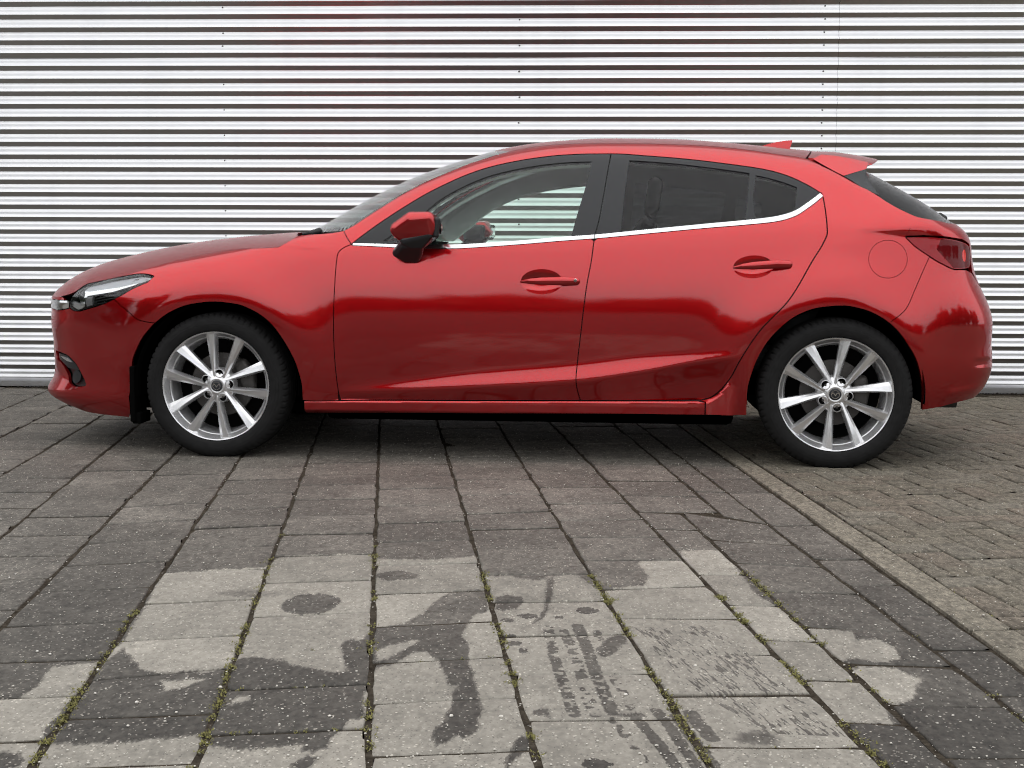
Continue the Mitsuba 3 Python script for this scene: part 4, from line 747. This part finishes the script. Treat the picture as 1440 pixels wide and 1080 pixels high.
# ---- the corrugated wall ----
wall = thing('corrugated_wall', 'silver white corrugated metal wall with horizontal ribs behind the car', 'wall')
WY, PITCH, Z0 = 8.81, .0809, .0505
ph = np.array([-.5, -.38, -.180, .180, .38, .50])          # one rib: flank facing down round 0, then the long upper side
dp = np.array([.0098, .0092, .0, .0216, .0106, .0098])
def ribs(z0, z1):
    n = int((z1-z0)/PITCH*44); z = np.linspace(z0, z1, n); q = ((z-Z0)/PITCH+.5) % 1-.5
    g = np.linspace(-1.5, 1.5, 3000); gg = (g+.5) % 1-.5; prof = np.interp(gg, ph, dp); kk = np.exp(-(np.arange(-60, 61)/22.)**2); prof = np.convolve(prof, kk/kk.sum(), 'same')
    return z, np.interp(q, g, prof)
def sheetmesh(x0, x1, z0, z1, off):
    z, d = ribs(z0, z1); nx = max(2, int((x1-x0)/.25)); x = np.linspace(x0, x1, nx); m = len(z)
    wob = .0012*np.sin(x*2.1+z0)+.0009*np.sin(x*5.3)+.0006*np.sin(x*11.7+2)
    V = np.stack([np.repeat(x[:, None], m, 1), WY-off-d[None]-wob[:, None], np.repeat(z[None], nx, 0)], -1)
    N = np.stack([0*d, -np.ones(m), -np.gradient(d, z)*-1*-1], -1); N[:, 2] = np.gradient(d, z)*-1; N /= np.linalg.norm(N, axis=1, keepdims=True)
    N = np.repeat(N[None], nx, 0).reshape(-1, 3)
    i = np.arange(nx-1)[:, None]*m+np.arange(m-1)[None]; f = np.stack([i, i+m, i+m+1, i+1], -1).reshape(-1, 4)
    return V.reshape(-1, 3), np.vstack([f[:, :3], f[:, [0, 2, 3]]]), N
ZO = Z0+26*PITCH
for x0, x1, o in ((-9, -4.3, .0), (-4.3, 1.74, .0014), (1.742, 9, .0)):
    v, f, n = sheetmesh(x0, x1, .034, ZO+.012, o); put(wall+'__sheet', v, f, 'sheet_metal', normals=n)
    v, f, n = sheetmesh(x0, x1, ZO-.013, 4.6, o+.0035); put(wall+'__sheet', v, f, 'sheet_metal', normals=n)
screw = trimesh.creation.cylinder(.0045, .005, sections=10); screw.apply_transform(trimesh.transformations.rotation_matrix(math.pi/2, [1, 0, 0]))
wash = trimesh.creation.cylinder(.0062, .003, sections=14); wash.apply_transform(trimesh.transformations.rotation_matrix(math.pi/2, [1, 0, 0])); wash.apply_translation([0, .003, 0])
sm_ = cat([screw, wash])
def addscrew(x, z):
    n_ = round((z+.023-Z0)/PITCH); zz = Z0+n_*PITCH-.0235
    m = sm_.copy(); m.apply_translation([x, WY-.0085-(.0035 if zz > ZO else 0), zz]); put(wall+'__screw', m.vertices, m.faces, 'screw_metal', smooth=30)
for n_ in range(2, 32):
    if n_ in (26,): continue
    if n_ % 2 == 0 or n_ in (27, 31): addscrew(-2.19+.003*math.sin(n_*3), Z0+n_*PITCH-.023)
    if n_ % 2 == 1: addscrew(-.281+.002*math.sin(n_*5), Z0+n_*PITCH-.023)
    addscrew(1.650+.002*math.sin(n_*2), Z0+n_*PITCH-.023)
b = box_ = trimesh.creation.box((18, .006, .034)); b.apply_translation([0, WY-.022, .0205]); put(wall+'__base_flashing', b.vertices, b.faces, 'sheet_metal')
b = trimesh.creation.box((18, .02, .004)); b.apply_translation([0, WY-.013, .0375]); put(wall+'__flashing_lip', b.vertices, b.faces, 'sheet_metal')
b = trimesh.creation.box((18, 3., 4.62)); b.apply_translation([0, WY+1.52, 2.31]); put(wall+'__backing', b.vertices, b.faces, 'dirt_dark')

# ---- the ground ----
th = -.1322; ct, stt = math.cos(th), math.sin(th)
def uvxy(u, v): return np.array([u*ct+v*stt, v*ct-u*stt])
def quad(x0, x1, y0, y1, z): return np.array([[x0, y0, z], [x1, y0, z], [x1, y1, z], [x0, y1, z]], float), np.array([[0, 1, 2], [0, 2, 3]])
labels['ground'] = {'label': 'dark earth under and between the paving stones', 'category': 'ground', 'kind': 'structure'}
v, f = quad(-400, 400, -400, 400, -.0036); put_ = mikit.ply((v, f), 'joint_soil'); scene['ground'] = put_
v, f = quad(-9, 9, WY-.26, WY-.01, -.004); scene['dirt_strip'] = mikit.ply((v, f), 'dirt_dark')
labels['dirt_strip'] = {'label': 'narrow strip of dark dirt along the foot of the corrugated wall', 'category': 'dirt', 'kind': 'structure'}
def uline(k, v): 
    a, b = TL[str(k)]; return a*v+b
COLS = [('-2', -2, -1), ('-1', -1, 0), ('0', 0, 1), ('1', 1, 2), ('2', 2, 3), ('3', 3, 4), ('4', 4, 5), ('5', 5, 6), ('6', 6, 7), ('7', 7, 8), ('8', 8, 9)]
for k in (-1, -2, -3, -4, -5): TL[str(k)] = [.006, TL['0'][1]+.035+.3066*k]
TL['0'] = [.008, -1.887-.032]
COLS = [('-5', -5, -4), ('-4', -4, -3), ('-3', -3, -2)]+COLS
pav = thing('pavement', 'grey concrete slab paving with damp dark patches and pale dry slabs', 'pavement'); labels[pav]['kind'] = 'structure'
def slab(us, vs, gap_u, gap_v, zt, tl, hgt=.045, ch=.004):
    # us: u at (bottom-left, bottom-right, top-right, top-left), vs alike
    uvq = np.stack([us, vs], 1); c = uvq.mean(0)
    q = uvq+np.sign(c-uvq)*[gap_u, gap_v]; jit = rng.normal(0, .0012, (4, 2)); q = q+jit
    n = 4; xy = np.array([uvxy(*p) for p in q]); sub = []
    for a, b_ in zip(xy, np.roll(xy, -1, 0)):
        for t in (0, .2, .4, .6, .8): sub.append(a+(b_-a)*t)
    o = np.array(sub); m = len(o); cc = o.mean(0); o = o+rng.normal(0, .0011, o.shape)
    o[::5] += (cc-o[::5])/np.linalg.norm(cc-o[::5], axis=1, keepdims=True)*rng.uniform(.001, .007, (4, 1))
    inn = o+(cc-o)/np.linalg.norm(cc-o, axis=1, keepdims=True)*(ch+rng.uniform(0, .003, (m, 1)))
    z = lambda p, h: np.c_[p, h+(p-cc)@tl]
    V = np.vstack([z(inn, zt), z(o, zt-ch*.8), z(o, zt-hgt), z(cc[None], zt)]); f = []
    for i in range(m):
        j = (i+1) % m; f += [[3*m, i, j], [i, m+i, m+j], [i, m+j, j], [m+i, 2*m+i, 2*m+j], [m+i, 2*m+j, m+j]]
    return V, np.array(f)
SLABS = []; JOINTS = []
def column(name, ua, ub, vtop, vbot):
    js = [tuple(x) for x in TC.get(name, [])] if not name.startswith('9') and name not in ('10', '11') else []
    if not js:
        o = rng.uniform(0, .3); js = [(6.0-o, 6.0-o)]
    js = sorted(js, reverse=True)
    while js[0][0] < vtop: js.insert(0, (js[0][0]+.3066, js[0][1]+.3066))
    while js[-1][0] > vbot: js.append((js[-1][0]-.3066, js[-1][1]-.3066))
    for a, b_ in zip(js[:-1], js[1:]):
        vs = np.array([b_[0], b_[1], a[1], a[0]]); us = np.array([ua(vs[0]), ub(vs[1]), ub(vs[2]), ua(vs[3])])
        SLABS.append((us, vs))
lin = lambda k: (lambda v: uline(k, v))
for name, a, b_ in COLS: column(name, lin(a), lin(b_), 8.9, 2.05 if a > -2 else 3.6)
# the columns next to the edging: half slabs and cut pieces
def rows(js, ua, ub):
    for a, b_ in zip(js[:-1], js[1:]):
        vs = np.array([b_[0], b_[1], a[1], a[0]]); SLABS.append((np.array([ua(vs[0]), ub(vs[1]), ub(vs[2]), ua(vs[3])]), vs))
reg = lambda v0, v1: [(v, v) for v in np.arange(v0, v1, -.3066)]
KLm = lambda v: uline('KL', v)-.006
j9 = [tuple(x) for x in TC['9h']]; j10 = [tuple(x) for x in TC['10']]
rows(reg(9.1, 5.75)+[tuple(x) for x in TC['9u']]+[(4.679, 4.645)], lin(9), lin('M1'))
rows(j9+[(j9[-1][0]-.3, j9[-1][1]-.3), (j9[-1][0]-.6, j9[-1][1]-.6)], lin(9), lin('M3'))
rows(reg(9.1, 5.1)+[(5.05, 5.02), (4.575, 4.435)], lin('M1'), lin('M4'))
rows([(4.645, 4.42)]+j10[1:]+[(2.03, 2.02), (1.73, 1.72)], lin('M3'), lin('M4'))
rows(reg(9.0, 4.3)+[tuple(x) for x in TC['11']]+[(2.66, 2.65), (2.36, 2.35), (2.05, 2.04), (1.75, 1.74)], lin('M4'), KLm)
SLABS.sort(key=lambda s: s[1].mean())
tilerest = []
for i, (us, vs) in enumerate(SLABS):
    edge = abs(uvxy(us.mean(), vs.mean())[0]) > 4.6
    V, F = slab(us, vs, rng.uniform(.0042, .0060), .0034+.0016*(vs.mean() > 4), rng.normal(0, .0011), rng.normal(0, .0028, 2))
    if i < 296: put(pav+'__slab', V, F, f'slab_concrete_{int(rng.integers(4))}', smooth=50)
    else: tilerest.append((V, F))
def joinm(l):
    o = 0; vs, fs = [], []
    for v_, f_ in l: vs.append(v_); fs.append(f_+o); o += len(v_)
    return np.vstack(vs), np.vstack(fs)
if tilerest:
    V, F = joinm(tilerest); k_ = put(pav+'__far_slabs', V, F, 'slab_concrete_1', smooth=50); labels[k_] = {'kind': 'stuff'}
# plain slabs go on beside and behind the camera
v, f = quad(-40, -3.4, -40, 8.7, -.003); scene['yard'] = mikit.ply(joinm([(v, f), quad(-3.4, 12, -40, 1.9, -.003)]), 'slab_concrete_2')
labels['yard'] = {'label': 'rest of the paved yard beside the slab columns', 'category': 'yard', 'kind': 'structure'}
# edging strip between slabs and pavers
edging = thing('edging_strip', 'straight concrete edging strip between the grey slabs and the brown block pavers', 'edging'); labels[edging]['kind'] = 'structure'
v0 = 8.9; KW = lambda v: max(.085, uline('KR', v)-uline('KL', v))
while v0 > 2.2:
    v1 = v0-1.0 if abs(v0-8.9) > .01 else 8.9-.78
    ul0, ul1 = uline('KL', v0), uline('KL', v1); us = np.array([ul1, ul1+KW(v1), ul0+KW(v0), ul0]); vs = np.array([v1, v1, v0, v0])
    V, F = slab(us, vs, .001, .003, .0055, np.zeros(2), .08, .003); put(edging+'__kerb_stone', V, F, 'kerb_concrete', smooth=50); v0 = v1
# block pavers in herringbone bond
pavers = thing('block_paving', 'brown grey concrete block pavers in herringbone bond under the rear wheel', 'pavement'); labels[pavers]['kind'] = 'structure'
BW = .1045; a0 = th-.03; ca_, sa_ = math.cos(a0), math.sin(a0); org = np.array([.80, 5.9])
B = []
for k in range(-70, 90):
    for m in range(-24, 24):
        o_ = np.array([k+2*m, k-2*m], float)
        for w_, h_, d_ in ((2, 1, (0, 0)), (1, 2, (2, -1))):
            x0, y0 = (o_+d_)*BW; B.append((x0, y0, w_*BW, h_*BW))
KRL = LineString([uvxy(uline('KL', v)+KW(v), v) for v in (1., 9.)])
region = Polygon([tuple(uvxy(uline('KL', v)+KW(v)+.003, v)) for v in (2.6, 9.2)]+[(4.9, 8.58), (4.9, 2.6)]).intersection(box(-1, 2.6, 4.9, 8.58))
done = set(); plist = []
for x0, y0, w_, h_ in B:
    key_ = (round(x0, 3), round(y0, 3), round(w_, 3))
    if key_ in done: continue
    done.add(key_)
    g = .0022; cs_ = np.array([(x0+g, y0+g), (x0+w_-g, y0+g), (x0+w_-g, y0+h_-g), (x0+g, y0+h_-g)])
    xy = cs_@np.array([[ca_, -sa_], [sa_, ca_]])+org
    c = xy.mean(0)
    if not (-.2 < c[0] < 5 and 2.5 < c[1] < 8.8): continue
    pg = Polygon(xy).intersection(region)
    if pg.is_empty or pg.area < .0012 or pg.geom_type != 'Polygon': continue
    plist.append((c[1]-(.0 if abs(c[0]-.44*c[1]*0) < 9 else 0), pg, c))
def vis(c): return (c[0]/c[1] < .40)
plist.sort(key=lambda q: (not vis(q[2]), q[0]))
rest = []
for i, (_, pg, c) in enumerate(plist):
    o = np.array(shapely.geometry.polygon.orient(pg).exterior.coords)[:-1]
    o = np.array([a+(b_-a)*t for a, b_ in zip(o, np.roll(o, -1, 0)) for t in (0, .5)])
    cc = np.array(pg.centroid.coords[0]); o = o+rng.normal(0, .0006, o.shape)
    inn = o+(cc-o)/np.maximum(np.linalg.norm(cc-o, axis=1, keepdims=True), 1e-6)*.0055
    zt = .0035+rng.normal(0, .0012); tl = rng.normal(0, .008, 2); m = len(o)
    z = lambda p, h: np.c_[p, h+(p-cc)@tl]
    V = np.vstack([z(inn, zt), z(o, zt-.005), z(o, -.05), z(cc[None], zt)]); F = []
    for a in range(m):
        b_ = (a+1) % m; F += [[3*m, a, b_], [a, m+a, m+b_], [a, m+b_, b_], [m+a, 2*m+a, 2*m+b_], [m+a, 2*m+b_, m+b_]]
    if i < 298 and vis(c): put(pavers+'__paver', V, np.array(F), f'paver_concrete_{int(rng.integers(4))}', smooth=45)
    else: rest.append((V, np.array(F)))
if rest:
    V, F = joinm(rest); k_ = put(pavers+'__far_pavers', V, F, 'paver_concrete_1', smooth=45); labels[k_] = {'kind': 'stuff'}
v, f = quad(4.9, 40, -40, 8.6, -.002); scene['brick_yard'] = mikit.ply((v, f), 'paver_concrete_1')
labels['brick_yard'] = {'label': 'rest of the brown paved yard to the right', 'category': 'yard', 'kind': 'structure'}

# ---- moss, grit and pebbles ----
def clump(n, xy, r, h, s0):
    c = rng.normal(0, 1, (n, 2))*r+xy; a = rng.uniform(0, 2*np.pi, n); l = rng.uniform(.6, 1.4, n)*s0; z = rng.uniform(-.004, h, n)
    d = np.stack([np.cos(a), np.sin(a)], 1)*l[:, None]; e = np.stack([-d[:, 1], d[:, 0]], 1)*.45; up_ = rng.uniform(.2, 1.1, n)*l
    p0 = np.c_[c-e, z]; p1 = np.c_[c+e, z]; p2 = np.c_[c+d, z+up_]
    V = np.stack([p0, p1, p2], 1).reshape(-1, 3); return V, np.arange(3*n).reshape(-1, 3)
ml = []
# where moss grows: (line, v from, v to, density)
for k, va, vb, den in ((4, 2.3, 3.15, 1.), (4, 3.15, 3.5, .25), (5, 2.4, 3.7, 1.), (5, 3.7, 4.3, .3), (6, 2.3, 3.2, .9), (6, 3.2, 4.3, .4), (7, 2.3, 3.8, .8), (8, 3.15, 3.75, 1.2), (8, 2.3, 3.0, .7), (9, 2.3, 3.75, .9), ('M3', 2.5, 3.6, .3), ('M3', 3.5, 3.75, .9), (3, 3.0, 3.3, .3), ('KR', 2.8, 3.7, .25), ('M4', 2.4, 2.9, .15)):
    L = va
    while L < vb:
        L += rng.exponential(.020/den)
        if fbm_ := meshkit.fbm(np.array([L*5, hash(str(k)) % 1*0+len(str(k))*3.1+ (k if isinstance(k, int) else 20), 1.]), 3, 5) < .40: continue
        ml.append(clump(int(rng.integers(10, 34)), uvxy(uline(k, L)+rng.normal(0, .004), L), rng.uniform(.004, .010), .003, .0042))
for us, vs in SLABS:
    if vs.mean() < 3.45 and rng.random() < .5 and us.mean() < 1.05:
        n_ = int(rng.integers(2, 10))
        for t in rng.beta(.6, .6, n_):
            uu = us[0]+(us[1]-us[0])*t; vv = vs[0]+(vs[1]-vs[0])*t; ml.append(clump(int(rng.integers(5, 14)), uvxy(uu, vv), .004, .0025, .0036))
V, F = joinm(ml); scene['moss'] = mikit.ply((V, F), 'moss_green'); scene['moss']['bsdf'] = {'type': 'ref', 'id': 'moss_green'}
labels['moss'] = {'label': 'yellow green moss growing in the joints between the slabs', 'category': 'moss', 'kind': 'stuff'}
ico = trimesh.creation.icosphere(1, 1.); iv, if_ = ico.vertices, ico.faces
def stones(pts, s0, s1):
    out = []
    for x, y, z in pts:
        s = s0+(s1-s0)*rng.random()**3; a = rng.uniform(0, 6.3); c_, d_ = math.cos(a), math.sin(a)
        v_ = iv*(np.array([1, rng.uniform(.6, .95), rng.uniform(.4, .7)])*s)*(1+rng.normal(0, .08, (len(iv), 1)))
        v_ = np.c_[v_[:, 0]*c_-v_[:, 1]*d_, v_[:, 0]*d_+v_[:, 1]*c_, v_[:, 2]]+[x, y, z+s*.3]; out.append((v_, if_))
    return joinm(out)
gp = []
for _ in range(5200):
    y = 2.3+rng.random()**1.6*4.6; x = y*rng.uniform(-.43, .40); gp.append((x, y, .001 if x < .9 else .008))
for us, vs in SLABS:
    if vs.mean() < 6.2:
        for _ in range(int(rng.integers(0, 6))):
            t = rng.random(); gp.append((*uvxy(us[0]+(us[3]-us[0])*t+rng.normal(0, .006), vs[0]+(vs[3]-vs[0])*t), -.004))
V, F = stones(gp, .0009, .0030); scene['grit'] = mikit.ply((V, F), 'grit_stone'); labels['grit'] = {'label': 'pale grit scattered over the slabs and pavers', 'category': 'grit', 'kind': 'stuff'}
V, F = stones([(x, y, .001) for x, y in PEB], .0032, .0048); scene['pebbles'] = mikit.ply((V, F), 'pebble_stone', True); labels['pebbles'] = {'label': 'small pale pebbles lying on the slabs', 'category': 'pebbles', 'kind': 'stuff'}
V, F = stones([(rng.uniform(-4.2, 4.4), WY-.015-abs(rng.normal(0, .035)), -.003) for _ in range(900)], .003, .017); scene['debris'] = mikit.ply((V, F), 'dirt_dark'); labels['debris'] = {'label': 'dark crumbs of dirt and leaf litter along the foot of the corrugated wall', 'category': 'dirt', 'kind': 'stuff'}
# ---- what the paint mirrors: the trees across the yard behind the camera ----
scene['leaf_dark'] = prin((.035, .055, .022), .7); scene['hedge_core'] = prin((.02, .03, .014), .9)
tl_ = []
spots = [(-42+i*3.4+rng.uniform(-1, 1), -24+rng.uniform(-3, 3), rng.uniform(2.0, 3.7)) for i in range(26)]
spots += [(-21+rng.uniform(-3, 3), y_, rng.uniform(6, 9)) for y_ in np.arange(-17, 9, 2.6)]+[(24+rng.uniform(-3, 3), y_, rng.uniform(3.5, 6)) for y_ in np.arange(-15, 9, 3.)]
for x, y, h_ in spots:
    n_ = 460
    d = rng.normal(0, 1, (n_, 3)); d /= np.linalg.norm(d, axis=1, keepdims=True); d *= rng.uniform(.55, 1., (n_, 1))
    c = d*[1.9, 1.7, h_*.46]+[x, y, h_*.52]; a = rng.normal(0, .42, (n_, 3, 3)); tl_.append(((c[:, None]+a).reshape(-1, 3), np.arange(3*n_).reshape(-1, 3)))
V, F = joinm(tl_); scene['far_trees'] = mikit.ply((V, F), 'leaf_dark'); labels['far_trees'] = {'label': 'dark row of far trees across the yard, seen only as a reflection in the red paint', 'category': 'trees', 'kind': 'stuff'}
